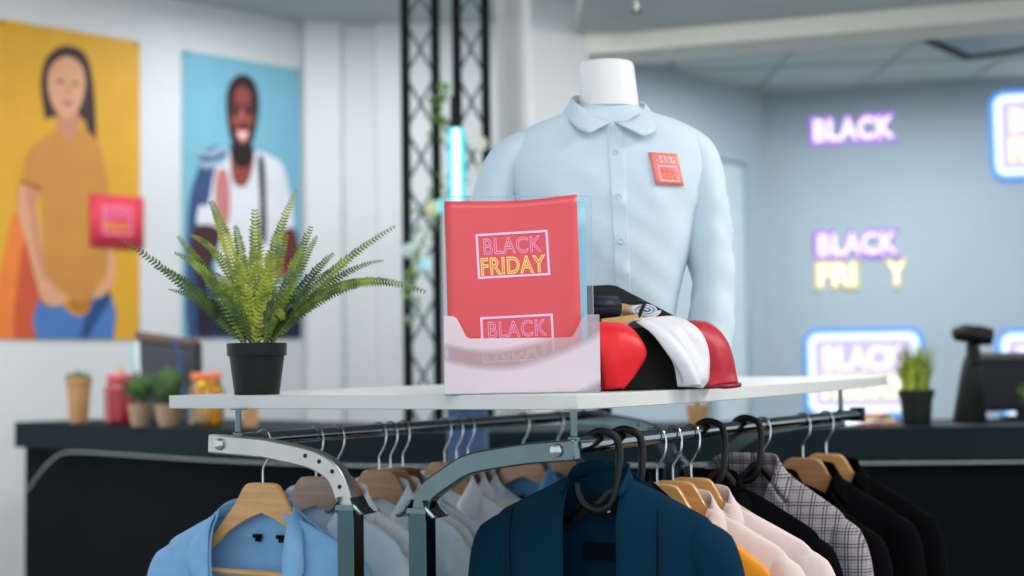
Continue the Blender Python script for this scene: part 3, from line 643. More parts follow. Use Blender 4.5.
D('printed_arm', [(0.670,0.627),(0.783,0.676),(0.828,0.574),(0.819,0.469),(0.713,0.367),(0.610,0.424),(0.595,0.496),(0.699,0.525)], 4, ink('arm', (104, 52, 56)))
D('printed_hand', [(.61,.42),(.66,.47),(.72,.40),(.69,.36)], 5, ink('hand', (178, 88, 88)))
D('printed_scarf', [(0.110,1.091),(0.171,1.086),(0.255,1.129),(0.311,1.111),(0.296,1.038),(0.199,0.994),(0.117,0.999)], 4, ink('denim_pale', (150, 176, 198)))
D('printed_fold', [(.12,1.06),(.2,1.06),(.29,1.10),(.29,1.07),(.2,1.035),(.12,1.03)], 5, ink('denim_deep', (54, 84, 122)))
D('printed_hand', [(0.226,0.949),(0.275,1.001),(0.317,0.945),(0.324,0.815),(0.309,0.684),(0.239,0.656),(0.219,0.778)], 5, ink('hand_light', (196, 122, 124)))
D('printed_neck', [(0.339,1.135),(0.338,0.947),(0.381,0.903),(0.431,0.906),(0.481,0.995),(0.489,1.140)], 5, skin)
D('printed_neck_shade', [(0.335,1.15),(0.345,1.05),(0.41,1.01),(0.475,1.05),(0.49,1.15)], 6, hair)
D('printed_head', [(0.300,1.336),(0.305,1.456),(0.355,1.545),(0.434,1.575),(0.505,1.535),(0.533,1.434),(0.522,1.300),(0.490,1.190),(0.439,1.113),(0.382,1.110),(0.328,1.184)], 7, hair, 5)
D('printed_face', [(0.322,1.31),(0.335,1.43),(0.375,1.50),(0.43,1.512),(0.475,1.49),(0.495,1.42),(0.495,1.32),(0.478,1.25),(0.44,1.21),(0.38,1.21),(0.34,1.25)], 8, skin_d, 5)
D('printed_forehead', [(0.362,1.462),(0.412,1.498),(0.462,1.469),(0.462,1.408),(0.415,1.39),(0.368,1.397)], 9, skin)
D('printed_cheek', [(0.333,1.315),(0.382,1.315),(0.39,1.267),(0.345,1.256)], 9, skin)
D('printed_cheek', [(0.440,1.321),(0.490,1.339),(0.483,1.284),(0.447,1.268)], 9, skin)
D('printed_nose', [(0.397,1.368),(0.418,1.368),(0.432,1.296),(0.382,1.291)], 10, ink('skin_warm', (166, 88, 84)))
D('printed_eye', [(0.347,1.352),(0.37,1.364),(0.39,1.352),(0.37,1.340)], 10, hair)
D('printed_eye', [(0.440,1.362),(0.462,1.378),(0.483,1.368),(0.462,1.350)], 10, hair)
D('printed_lips', [(0.362,1.228),(0.411,1.240),(0.458,1.237),(0.436,1.172),(0.394,1.165)], 10, skin_l)
D('printed_smile', [(0.374,1.222),(0.411,1.228),(0.449,1.228),(0.43,1.192),(0.396,1.190)], 11, ink('teeth', (240, 196, 196)))
D('printed_strap', [(0.525,1.077),(0.569,1.069),(0.582,0.803),(0.581,0.592),(0.537,0.590),(0.539,0.830)], 6, ink('strap', (26, 40, 52)))
py_ = poster('poster', 'yellow poster of a person in a mustard T-shirt with hands in jeans pockets', -1.125, 1.634, .846, 1.68, ink('yellow', (214, 162, 50)))
def Y(n, pts, l, m, sm=4): return draw(py_, n, [(a + .846, c) for a, c in pts], l, m, sm, BX, (.002, 1.678))
Y('printed_shade', [(-0.846,0.205),(-0.80,0.467),(-0.744,0.674),(-0.655,0.629),(-0.577,0.369),(-0.56,0.002),(-0.846,0.002)], 1, ink('orange', (226, 124, 56)))
Y('printed_shade', [(-0.741,0.003),(-0.722,0.364),(-0.677,0.535),(-0.599,0.411),(-0.57,0.210),(-0.573,0.002)], 2, ink('red_orange', (196, 84, 52)))
sk2, sk2d, must = ink('fair_skin', (214, 158, 124)), ink('fair_skin_shade', (196, 136, 104)), ink('mustard', (196, 136, 66))
Y('printed_hair', [(-0.571,1.174),(-0.601,1.360),(-0.567,1.510),(-0.462,1.590),(-0.342,1.564),(-0.293,1.426),(-0.275,1.207),(-0.268,1.042),(-0.280,0.952),(-0.304,0.939),(-0.329,1.091),(-0.353,1.203),(-0.543,1.192)], 2, ink('brown_hair', (58, 40, 40)))
Y('printed_arm', [(-0.712,0.819),(-0.599,0.807),(-0.621,0.714),(-0.598,0.556),(-0.551,0.317),(-0.446,0.235),(-0.458,0.202),(-0.516,0.180),(-0.574,0.194),(-0.614,0.262),(-0.677,0.498),(-0.729,0.654)], 6, sk2)
Y('printed_arm', [(-0.225,0.769),(-0.170,0.784),(-0.169,0.551),(-0.157,0.352),(-0.194,0.274),(-0.243,0.234),(-0.291,0.228),(-0.279,0.272),(-0.218,0.339),(-0.200,0.428)], 6, sk2)
Y('printed_arm_shade', [(-0.69,0.80),(-0.605,0.80),(-0.63,0.70),(-0.605,0.55),(-0.56,0.34),(-0.585,0.33),(-0.645,0.52),(-.66,.66)], 7, sk2d)
Y('printed_jeans', [(-0.618,0.002),(-0.614,0.199),(-0.562,0.179),(-0.493,0.180),(-0.446,0.213),(-0.375,0.139),(-0.315,0.151),(-0.291,0.228),(-0.194,0.274),(-0.169,0.003)], 4, ink('jeans', (74, 118, 178)), 2)
Y('printed_pocket', [(-0.339,0.118),(-0.255,0.240),(-0.194,0.269),(-0.187,0.219),(-0.267,0.097),(-0.327,0.004),(-0.362,0.004)], 5, ink('jeans_dark', (40, 74, 124)))
Y('printed_neck', [(-0.496,1.237),(-0.389,1.249),(-0.377,1.111),(-0.442,1.050),(-0.501,1.098)], 4, sk2d)
Y('printed_shirt', [(-0.701,0.831),(-0.668,0.993),(-0.600,1.064),(-0.501,1.119),(-0.442,1.070),(-0.371,1.138),(-0.293,1.117),(-0.244,1.044),(-0.207,0.881),(-0.194,0.827),(-0.231,0.769),(-0.206,0.549),(-0.194,0.302),(-0.291,0.239),(-0.327,0.151),(-0.375,0.128),(-0.434,0.149),(-0.528,0.233),(-0.562,0.285),(-0.575,0.530),(-0.587,0.717),(-0.593,0.807),(-0.656,0.823)], 5, must)
Y('printed_hem', [(-.43,.17),(-.375,.145),(-.33,.165),(-.3,.23),(-.36,.2),(-.42,.22)], 6, ink('mustard_dark', (178, 112, 40)))
Y('printed_sleeve_hem', [(-.705,.838),(-.65,.83),(-.592,.812),(-.592,.79),(-.655,.806),(-.708,.815)], 7, ink('mustard_dark', (178, 112, 40)))
Y('printed_face', [(-0.554,1.306),(-0.561,1.419),(-0.520,1.496),(-0.450,1.533),(-0.378,1.510),(-0.342,1.431),(-0.354,1.319),(-0.395,1.232),(-0.449,1.193),(-0.508,1.219)], 6, sk2)
for n_, p_, k_, c_ in (('eye', [(-.51,1.39),(-.49,1.4),(-.47,1.39),(-.49,1.38)], 7, (50, 36, 36)), ('eye', [(-.42,1.39),(-.4,1.4),(-.38,1.39),(-.4,1.38)], 7, (50, 36, 36)), ('nose', [(-.45,1.38),(-.438,1.38),(-.428,1.325),(-.46,1.325)], 7, (196, 136, 104)), ('mouth', [(-.48,1.285),(-.445,1.29),(-.41,1.285),(-.445,1.265)], 7, (184, 84, 84))):
    Y('printed_' + n_, p_, k_, ink(n_ + '_y', c_))
pinm = mat('pin', (60, 80, 84), .4)
for t, w_, h_ in ((pb, .846, 1.663), (py_, .846, 1.68)):
    for x in (.02, w_ - .02): MB().lathe([(1e-4, .006), (.007, .005), (.009, 0)], 12).build('pin', pinm, t, loc=(x, -.008, h_ - .02)).rotation_euler = (pi / 2, 0, 0)
p = lw(-.595); n = Vector((LWD.y, -LWD.x))
fy = thing('flyer', 'small red sale flyer pinned over the edge of the yellow poster', 'flyer', (p.x + n.x * .017, p.y + n.y * .017, 2.14), A45)
MB().grid([[(.335 * i / 6, -.004 * sin(pi * i / 6), .292 * j / 2) for j in range(3)] for i in range(7)]).build('paper', ink('flyer_red', (222, 66, 84)), fy, solid=.001)
o = frame_mb(.18, .155, .009, .001).build('printed_frame', ink('flyer_pink', (246, 150, 190)), fy, smooth=0); o.location = (.165, -.0055, .15)
text_mesh('printed_word', 'BLACK', .145, .05, ink('flyer_violet', (240, 130, 190)), fy, (.165, -.0058, .185), offset=.012)
text_mesh('printed_word', 'FRIDAY', .15, .05, ink('flyer_gold', (246, 178, 90)), fy, (.165, -.0058, .118), offset=.012)

# ------------------------------------------------------------------ truss, garland, tube lamp
trm = mat('truss_black', (6, 17, 21), .7, spec=.2); trd = mat('truss_web', (78, 100, 100), .5)
def truss(label, x0, x1, y):
    t = thing('lighting_truss', label, 'truss', ((x0 + x1) / 2, y, 0)); hw = (x1 - x0) / 2
    for s in (-1, 1): MB().tube([(s * hw, 0, .02), (s * hw, 0, 3.58)], .021, 14).build('chord', trm, t)
    b = MB(); k = 0; z = .1
    while z < 3.45:
        for s in (-1, 1): b.tube([(s * hw, s * .006, z), (-s * hw, s * .006, z + .24)], .0075, 8)
        z += .24
    b.build('lattice', trd, t)
    MB().box(-hw - .03, hw + .03, -.05, .05, 0, .02).build('base_plate', trm, t)
    MB().box(-hw - .03, hw + .03, -.03, .03, 3.56, 3.6).build('top_plate', trm, t)
truss('left of two black lighting trusses, nearer the blue poster', -.458, -.325, 6.5)
truss('right of two black lighting trusses, next to the white column', -.23, -.104, 6.5)
tl = thing('tube_light', 'glowing cyan tube lamp standing upright in front of the right truss', 'lamp', (-.2305, 6.33, 0))
MB().tube([(0, 0, 1.52), (0, 0, 2.47)], .0165, 14).lathe([(.0165, 0), (.012, .006), (1e-3, .009)], 14, (0, 0, 2.47)).build('core', emit('tube_core', (214, 255, 255), 1.6), tl)
b = MB()
for i in (0,):
    P = [[(.036 * sin(a), .016 + .02 * (1 - cos(a)), z) for a in [radians(-80 + 20 * j) for j in range(9)]] for z in (1.5, 2.485)]
    b.grid(P)
b.build('glow_backing', emit('tube_glow', (40, 214, 236), 1.0), tl, solid=.002)  # added emissive backing imitates the cyan glow around the tube
MB().tube([(0, .03, .98), (0, .03, 1.5)], .03, 14).tube([(0, .03, .01), (0, .03, 1.0)], .014, 12).build('pole', trm, tl)
MB().tube([(0, .02, 2.485), (0, .02, 2.62)], .026, 14).build('socket', trm, tl)
MB().lathe([(.07, 0), (.07, .012), (.02, .02)], 28, (0, .0, 0)).build('base', trm, tl)
gl = thing('garland', 'leafy garland with pale flowers winding down the two trusses', 'garland', (0, 6.46, 0))
GP = catmull([(-.28, .0, 2.68), (-.31, -.01, 2.58), (-.262, -.03, 2.46), (-.2, -.03, 2.36), (-.25, -.03, 2.25), (-.31, -.04, 2.16), (-.36, -.04, 2.06), (-.41, -.04, 1.94), (-.45, -.04, 1.78), (-.42, -.04, 1.66)], 60)
MB().tube(GP, .004, 6).build('stem', mat('vine', (70, 92, 50), .7), gl)
rnd = random.Random(11)
lb = {0: MB(), 1: MB()}
for i in range(150):
    p = GP[rnd.randrange(61)] + Vector((rnd.gauss(0, .022), rnd.gauss(0, .012) - .01, rnd.gauss(0, .025)))
    d = Vector((rnd.gauss(0, 1), rnd.gauss(0, .5) - .2, rnd.gauss(-.2, 1))).normalized(); w_ = d.cross(Vector((.2, -1, .1))).normalized(); s_ = rnd.uniform(.025, .048)
    lb[0 if p.z > 2.2 or rnd.random() < .5 else 1].add([p, p + d * s_ * .5 + w_ * s_ * .28, p + d * s_, p + d * s_ * .5 - w_ * s_ * .28], [(0, 1, 2, 3)])
lb[0].build('foliage', mat('garland_green', (96, 130, 60), .6, var=.3), gl, smooth=0)
lb[1].build('foliage', mat('garland_grey_green', (128, 158, 150), .6, var=.2), gl, smooth=0)
for x, z, c in ((-.3, 2.15, (150, 222, 226)), (-.375, 1.9, (176, 216, 224)), (-.34, 2.14, (196, 196, 150)), (-.13, 2.42, (214, 214, 196)), (-.44, 1.96, (178, 206, 204)), (-.12, 2.3, (206, 208, 180))):
    b = MB()
    for k in range(6):
        a = k * pi / 3; b.grid([[(x + .034 * r * cos(a + q), -.065 - .012 * r * (1 - r), z + .034 * r * sin(a + q)) for r in (0.05, .5, 1)] for q in (-.45, 0, .45)])
    b.build('flower', mat('petal_%d' % int(1000 * -x), c, .6), gl, solid=.001)

# ------------------------------------------------------------------ neon signs on the back wall
pink, violet = emit('neon_lilac', (240, 224, 250), 1.15), emit('halo_violet', (164, 116, 222), 1.0)
cream, gold = emit('neon_cream', (255, 250, 222), 1.15), emit('halo_gold', (226, 212, 158), .9)
ice, blue = emit('neon_ice', (222, 240, 254), 1.1), emit('halo_blue', (84, 150, 230), 1.0)
plate_m = mat('sign_plate', (170, 186, 204), .4)
BN = Vector((BWD.y, -BWD.x))
def sign(label, u, z, group=None):
    p = BW0 + BWD * u
    return thing('neon_sign', label, 'sign', (p.x + BN.x * .012, p.y + BN.y * .012, z), BWA)
def word(t, body, w, h, x, z, core, glow, g=.022):
    o = text_mesh('tube_halo', body, w + 2 * g, h + 2 * g, glow, t, (x, -.004, z), offset=.06, depth=.006)  # wider emissive letters imitate the halo of light around the tubes
    text_mesh('tube_letters', body, w, h, core, t, (x, -.016, z), offset=.035, depth=.01)
s1 = sign('lilac neon word sign high on the back wall, word BLACK alone', .54, 2.85)
word(s1, 'BLACK', .47, .135, 0, 0, pink, violet)
s2 = sign('two line lilac and cream neon sign with unlit letters', .545, 2.06)
word(s2, 'BLACK', .465, .135, 0, .1, pink, violet)
word(s2, 'FRI', .215, .13, -.125, -.08, cream, gold); word(s2, 'Y', .1, .13, .22, -.08, cream, gold)
def boxsign(label, u, z):
    t = sign(label, u, z)
    MB().box(-.3, .3, -.006, 0, -.21, .21).build('glow_plate', emit('sign_plate_glow', (198, 190, 230), .9), t)  # glow between the letters is put in as an emissive plate
    frame_mb(.625, .46, .07, .006, .05).build('tube_halo', blue, t, loc=(0, -.006, 0))  # blue halo of light built as an emissive rim
    o = frame_mb(.6, .43, .042, .03, .04).build('tube_frame', ice, t, loc=(0, -.012, 0))
    text_mesh('tube_letters', 'BLACK', .47, .145, pink, t, (0, -.02, .088), offset=.045, depth=.012)
    text_mesh('tube_letters', 'FRIDAY', .48, .13, cream, t, (0, -.02, -.085), offset=.045, depth=.012)
    MB().box(-.25, .25, -.012, -.008, -.165, .0).build('lower_glow', emit('sign_cream_glow', (236, 226, 206), .8), t)  # cream glow behind the lower word, put in as emission
    return t
boxsign('blue framed neon sign half hidden behind the grass pot and shelf', .562, 1.395)
boxsign('blue framed neon sign mounted high on the back wall, level with the lone word sign', 1.66, 2.76)
boxsign('blue framed neon sign low on the back wall behind the black monitor', 1.66, 1.375)

# ------------------------------------------------------------------ mannequin bust and its shirt, standing on the shelf
MX, MY = .203, 3.06
mz = plate_z(-.13)
mq = thing('mannequin', 'white headless mannequin bust standing on the shelf in a light blue shirt', 'mannequin', (MX, MY, 0))
def oval(a, b_, z, n=44, p=2.4, cx=0, cy=0):
    R = []
    for j in range(n):
        t = 2 * pi * j / n; c, s = cos(t), sin(t)
        R.append((cx + a * math.copysign(abs(c) ** (2 / p), c), cy + b_ * math.copysign(abs(s) ** (2 / p), s), z))
    return R
BODY = [(1.42, .116, .098), (1.5, .120, .102), (1.6, .138, .110), (1.7, .166, .117), (1.78, .192, .118), (1.84, .210, .110), (1.885, .212, .097), (1.912, .203, .086), (1.934, .182, .076), (1.953, .148, .067), (1.966, .108, .059), (1.976, .075, .052), (1.986, .06, .047), (1.996, .055, .044)]
tA = [(z, a) for z, a, b_ in BODY]; tB = [(z, b_) for z, a, b_ in BODY]
MB().rings([oval(max(.045, interp(tA, z) - .012), max(.04, interp(tB, z) - .012), z, 40) for z in [mz + .001] + [1.44 + .03 * k for k in range(19)]] + [oval(.062, .058, 1.985, 40, 2.1, .003), oval(.0585, .055, 2.03, 40, 2.1, .002), oval(.057, .054, 2.07, 40, 2.1, -.0005), oval(.0555, .052, 2.077, 40, 2.1, -.001), oval(.052, .049, 2.080, 40, 2.1, -.001), oval(.02, .02, 2.082, 40, 2.1, .003)]).build('torso', mat('mannequin_white', (232, 232, 234), .45, var=.01), mq, smooth=60)
cotton = mat('light_blue_cotton', (202, 220, 233), .85, var=.02, scale=26, bump=.3, bscale=24, sheen=.1, spec=.2)
ms = thing('shirt', 'light blue buttoned shirt worn by the white mannequin bust', 'shirt', (MX, MY, 0))
def crease(p):
    v = 0
    v += .010 * noise.noise(Vector((p.x * 5 + 3, p.y * 5, p.z * 7))) * (1 if p.z < 1.9 else max(0, (1.99 - p.z) / .09))
    q = p.x * .8 + p.z * 1.0
    v += .008 * (1 - abs(noise.noise(Vector((q * 9, p.x * 3, 4.2))))) ** 3 * max(0, min(1, (1.88 - p.z) / .1))
    return v
def front_y(x, z, p=2.4):
    a, b_ = interp(tA, z), interp(tB, z)
    return -b_ * max(0, 1 - abs(x / a) ** p) ** (1 / p) - crease(Vector((x, -b_, z)))
R_ = []
zs = [1.43 + .0125 * k for k in range(46)]
for z in zs:
    R_.append([(x, y - (crease(Vector((x, y, zz))) if y < 0 else -crease(Vector((x, y, zz))) * .5), zz) for x, y, zz in oval(interp(tA, z), interp(tB, z), z, 88)])
MB().rings(R_, cap=False).build('body', cotton, ms, smooth=80, solid=.002, off=1)
for s, pts in ((-1, [(-.1, 0, 1.925), (-.148, 0, 1.916), (-.196, 0, 1.886), (-.222, -.003, 1.846), (-.23, -.006, 1.79), (-.23, -.012, 1.7), (-.228, -.025, 1.58), (-.21, -.04, 1.47)]), (1, [(.1, 0, 1.93), (.145, 0, 1.92), (.178, 0, 1.888), (.192, -.003, 1.848), (.194, -.006, 1.79), (.197, -.01, 1.7), (.2, -.02, 1.6), (.184, -.03, 1.47)])):
    P = catmull(pts, 40)
    RR = [(interp([(0, .03), (.12, .048), (.28, .062), (.45, .062), (.7, .056), (1, .05)], k / 40), interp([(0, .015), (.12, .03), (.28, .043), (.5, .046), (1, .045)], k / 40)) for k in range(41)]
    b = MB().tube(P, RR, 26, ref=(0, 1, 0))
    v2 = []
    for x, y, z in b.v:
        f_ = max(0, min(1, (1.86 - z) / .12)); q = z * 1.3 + y * 1.5 * s
        w_ = .009 * noise.noise(Vector((x * 10, y * 12, z * 13 + s))) * f_ + (.011) * (1 - abs(noise.noise(Vector((q * 11, 1.7 * s, y * 4))))) ** 2 * f_
        v2.append((x + w_ * s, y - w_, z))
    b.v = v2
    b.build('sleeve', cotton, ms, smooth=80)
    MB().tube([pts[-1], (pts[-1][0] - s * .005, pts[-1][1] - .003, 1.425)], [(.051, .047), (.05, .046)], 26, ref=(0, 1, 0)).build('cuff', cotton, ms, smooth=60)
def surf(x, z, o_=.003): return Vector((x, front_y(x, z) - o_, z))
pl = []
for k in range(41):
    z = 1.44 + (1.945 - 1.44) * k / 40; xc = .008 + .012 * (1.945 - z) / .5
    pl.append([surf(xc - .015, z, .0015), surf(xc - .014, z, .0045), surf(xc, z, .005), surf(xc + .014, z, .0045), surf(xc + .015, z, .0015)])
MB().grid(pl).build('placket', cotton, ms, smooth=60)
btn = mat('pearl_button', (196, 214, 226), .25)
for z in (1.878, 1.787, 1.697, 1.607, 1.517):
    xc = .008 + .012 * (1.945 - z) / .5; p = surf(xc, z, .0055)
    b = MB().lathe([(1e-4, .0012), (.003, .001), (.004, .0022), (.0056, .0022), (.006, .0008), (.006, -.001)], 18)
    b.v = [(p.x + x, p.y - z_, p.z + y) for x, y, z_ in b.v]; b.build('button', btn, ms)
# collar: folded wings running from the back of the neck to the front points
for s in (-1, 1):
    lo = 0 if s < 0 else .014
    A = [(.003, .068, 2.026), (.003 + s * .047, .06, 2.024 - lo), (.003 + s * .074, .012, 2.012 - lo), (.003 + s * .062, -.046, 1.983 - lo), (.004 + s * .034, -.078, 1.955 - lo * .6), (.004 + s * .004, -.09, 1.941)]
    tx = -.044 if s < 0 else .064; tz_ = 1.916 if s < 0 else 1.908
    B = [(.003, .084, 1.985), (.003 + s * .066, .07, 1.982), (.003 + s * .096, .005, 1.975 - lo), (.003 + s * .088, -.058, 1.955 - lo), (tx + s * .024, -.096, 1.93 - lo * .7), (tx, -.11, tz_)]
    strip(A, B, 26, 6, .004).build('collar', cotton, ms, solid=.003, smooth=70)
    A2 = [(.003, .066, 2.02), (.003 + s * .045, .058, 2.018 - lo), (.003 + s * .071, .012, 2.006 - lo), (.003 + s * .06, -.044, 1.978 - lo), (.004 + s * .032, -.075, 1.951 - lo * .6), (.004 + s * .004, -.086, 1.938)]
    B2 = [(x * .98, y * .98, z - .035) for x, y, z in A2]
    strip(A2, B2, 22, 4, 0).build('collar_band', cotton, ms, solid=.0015, smooth=70)
st = thing('price_sticker', 'red square discount sticker on the chest of the light blue shirt', 'sticker', (MX, MY, 0))
def stk(i, j, o_):   # a leaning parallelogram, lower left corner lifting
    x = .074 + .058 * i + .012 * (1 - j) ** 1.0; z = 1.812 + .066 * j - .003 * i
    p = surf(x, z, (.0045) + o_); p.y -= .004 * (1 - j) * (1 - i) ; return p
MB().grid([[stk(i / 6, j / 6, 0) for j in range(7)] for i in range(7)]).build('paper', mat('sticker_red', (244, 132, 124), .5, var=.02), st, solid=.0006)
def stick_text(body, w, h, i, j, m, off_=.012):
    o = text_mesh('printed_word', body, w, h, m, st, (0, 0, 0), offset=off_)
    for v in o.data.vertices:
        p = stk(i + v.co.x / .058, j + v.co.z / .066, .0014); v.co = Vector((p.x, p.y, p.z))
stick_text('-55%', .038, .015, .52, .79, mat('print_white', (250, 246, 246), .5), .035)
stick_text('BLACK', .03, .009, .54, .44, mat('print_pinkish', (240, 160, 200), .5), .005)
stick_text('FRIDAY', .031, .009, .54, .26, mat('print_gold', (248, 206, 110), .5), .008)
fr_ = MB()
for i0, i1, j0, j1 in ((.2, .88, .1, .15), (.2, .88, .55, .6), (.2, .25, .15, .55), (.83, .88, .15, .55)): fr_.grid([[stk(a, c, .0012) for c in (j0, j1)] for a in (i0, (i0 + i1) / 2, i1)])
fr_.build('printed_frame', mat('print_rose', (252, 188, 200), .5), st, smooth=0)

# ------------------------------------------------------------------ leaflet holder and leaflets
HX, HY, HR = .003, 2.575, radians(4)
hz = 1.4062
hd = thing('leaflet_holder', 'clear acrylic leaflet holder on the shelf, white glare painted on its pocket', 'holder', (HX, HY, hz), HR)
ac = clear('acrylic', (240, 248, 252), .05); acf = clear('glare_acrylic', (252, 246, 252), .04, .74, (255, 240, 250), True); ace = clear('acrylic_edge', (214, 234, 246), .3)  # acf has white glare painted into the pocket colour
MB().box(-.117, .141, .03, .033, .0, .345).build('back_panel', ac, hd)
pk = [(-.122, .002), (.146, .002), (.146, .134), (.125, .134), (.118, .131), (.1, .098), (.094, .095), (-.078, .095), (-.084, .098), (-.1, .13), (-.107, .134), (-.122, .134)]
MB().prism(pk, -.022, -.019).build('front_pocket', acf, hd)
for x in (-.122, .143): MB().box(x, x + .003, -.019, .03, .002, .134).build('side_panel', ac, hd)
MB().box(-.122, .146, -.022, .033, 0, .002).build('base_panel', ace, hd)
MB().box(-.1185, -.117, .0295, .0335, .0, .345).box(.141, .1425, .0295, .0335, 0, .345).box(-.117, .141, .0295, .0335, .345, .3465).build('polished_edge', ace, hd)
lf = thing('leaflet', 'front red sale leaflet standing in the clear holder', 'leaflet', (HX, HY, hz + .003), HR)
def leaf_pt(i, j, o_=0):
    x = -.114 + .231 * i - .004 * j; z = .333 * j + .004 * i * j + (.010 * max(0, i - .55) ** 1 - .003 * sin(pi * i)) * j ** 6
    y = -.008 + .018 * j - .010 * sin(pi * min(1, j * 1.05)) * (1 - .3 * i) - .012 * max(0, i - .6) * j ** 3 - o_
    c_, s_ = cos(radians(.4)), sin(radians(.4))
    return Vector((x * c_ - z * s_ * .0, y, x * s_ + z))
MB().grid([[leaf_pt(i / 16, j / 24) for j in range(25)] for i in range(17)]).build('paper', red_paper, lf, solid=.0006, smooth=60)
def on_leaf(o, cx, cz, o_):
    a = radians(1.6)
    for v in o.data.vertices:
        x, z = v.co.x * cos(a) - v.co.z * sin(a), v.co.x * sin(a) + v.co.z * cos(a)
        p = leaf_pt((cx + x + .114) / .231, (cz + z) / .333, o_ - v.co.y * .6); v.co = p
    o.location = (0, 0, 0); return o
pr1, pr2, pr3 = mat('leaflet_pink', (250, 196, 226), .5), mat('leaflet_orchid', (246, 168, 214), .5), mat('leaflet_gold', (250, 214, 120), .5)
for cx, cz in ((.002, .236), (.006, .091)):
    on_leaf(frame_mb(.126, .079, .004, .0004).build('printed_frame', pr1, lf, smooth=0), cx, cz, .0006)
    on_leaf(text_mesh('printed_word', 'BLACK', .102, .029, pr2, lf, (0, 0, 0), outline=.02), cx, cz + .0165, .0006)
    on_leaf(text_mesh('printed_word', 'FRIDAY', .113, .031, pr3, lf, (0, 0, 0), outline=.032), cx, cz - .0185, .0006)
l2 = thing('leaflet', 'pale blue leaflet tucked behind the red one in the clear holder', 'leaflet', (HX, HY, hz + .003), HR)
MB().grid([[(-.110 + .24 * i / 4, .018 + .009 * j / 6, .334 * j / 6) for j in range(7)] for i in range(5)]).build('paper', mat('blue_leaflet', (132, 186, 212), .5), l2, solid=.0006)
b = MB().box(-.1095, -.108, .012, .014, .26, .325); b.build('printed_stripe', mat('blue_stripe', (70, 120, 170), .5), l2)

# ------------------------------------------------------------------ tie box and ties
BXR = radians(25); bz = 1.4075
def boxthing(name, label, cat, group=None): return thing(name, label, cat, (.16, 2.66, bz), BXR, group)
bx = boxthing('tie_box', 'black display box with a slanted lid, full of neckties', 'box')
blk = mat('box_black', (7, 8, 10), .6, spec=.3)
MB().box(-.03, .238, -.003, 0, 0, .112).box(-.03, .238, .15, .153, 0, .112).box(-.03, -.027, 0, .15, 0, .112).box(.235, .238, 0, .15, 0, .112).box(-.03, .238, 0, .15, 0, .003).build('tray', blk, bx)
MB().prism([(-.03, .1), (-.03, .192), (.1, .199), (.118, .197), (.25, .138), (.238, .1)], .154, .16).build('lid', blk, bx, bevel=.001)
kf = mat('corrugated_card', (206, 164, 108), .8, var=.08)
ins = boxthing('card_insert', 'folded brown cardboard insert between the ties in the black box', 'cardboard')
MB().prism([(.03, .005), (.19, .005), (.19, .13), (.185, .122), (.1, .138), (.03, .13)], .055, .059).build('front_flap', kf, ins)
MB().prism([(.06, .005), (.15, .005), (.14, .155), (.075, .165), (.06, .155)], .105, .109).build('rear_flap', kf, ins)
def ribbon(t, name, st, m, thick=.004, n=36, cols=12, crown=.008, crease_=None, tip=0, seed=0):
    """st: stations (xcentre, width, y, z, skew)"""
    C_ = catmull([(a, y, z) for a, w_, y, z, k in st], n); Wd = catmull([(w_, k, 0) for a, w_, y, z, k in st], n)
    G = []
    for i in range(n + 1):
        row = []
        tg_ = (C_[min(i + 1, n)] - C_[max(i - 1, 0)]).normalized(); nn = Vector((tg_.x * 0, -tg_.z, tg_.y)).normalized()
        if nn.y > 0 and abs(nn.y) > abs(nn.z): nn = -nn
        for j in range(cols + 1):
            q = j / cols * 2 - 1
            p = C_[i] + Vector((q * Wd[i].x / 2, 0, q * Wd[i].y)) + Vector((0, -1, .15)) * crown * (1 - q * q)
            if crease_: p += Vector((0, -1, 0)) * crease_ * noise.noise(Vector((q * 1.6 + seed, i * .09, seed))) * min(1, i / 12)
            row.append(p)
        G.append(row)
    return MB().grid(G).build(name, m, t, solid=thick, smooth=75)
def satin(n_, c, r=.42): return mat(n_, c, r, var=.04, spec=.3, bump=.1, bscale=1200)
rt = boxthing('necktie', 'bright red satin necktie hanging over the box edge nearest the holder', 'necktie', 'ties in the black box')
ribbon(rt, 'blade', [(.0, .08, .05, .09, 0), (.002, .084, .02, .116, 0), (.003, .086, -.008, .118, -.002), (.008, .09, -.034, .1, -.004), (.014, .096, -.048, .066, -.002), (.008, .07, -.046, .032, 0), (.003, .034, -.036, .004, 0)], satin('red_satin', (220, 26, 38)), crown=.005, crease_=.006, seed=1)
b = MB().grid([[(-.02 + .012 * i, -.03 - .004 * j, .002 + .06 * j / 4) for j in range(5)] for i in range(3)]); b.build('tail', satin('red_satin_dark', (190, 20, 34)), rt, solid=.003)
wt = boxthing('necktie', 'silver white satin necktie draped wide in the middle of the box', 'necktie', 'ties in the black box')
ribbon(wt, 'blade', [(.1, .07, .06, .1, 0), (.108, .08, .03, .124, .004), (.118, .086, -.002, .128, .002), (.136, .098, -.03, .106, -.004), (.15, .094, -.046, .07, -.01), (.156, .074, -.052, .034, -.012), (.152, .05, -.05, .003, -.002)], satin('white_satin', (222, 222, 230), .3), crown=.006, crease_=.014, seed=5)
ribbon(wt, 'fold', [(.085, .03, .0, .122, 0), (.1, .036, -.036, .1, 0), (.12, .04, -.056, .066, 0), (.14, .034, -.062, .03, 0), (.15, .036, -.058, .006, 0)], satin('white_satin', (222, 222, 230), .3), crown=.012, seed=6)
ct = boxthing('necktie', 'crimson necktie hanging over the far corner of the box', 'necktie', 'ties in the black box')
ribbon(ct, 'blade', [(.195, .05, .08, .1, 0), (.203, .054, .045, .122, .0), (.212, .06, .01, .12, -.004), (.218, .07, -.016, .095, -.008), (.222, .074, -.026, .06, -.004), (.224, .076, -.028, .028, .002), (.224, .078, -.034, .006, .004)], satin('crimson_satin', (176, 32, 52), .42), crown=.005, crease_=.006, seed=9)
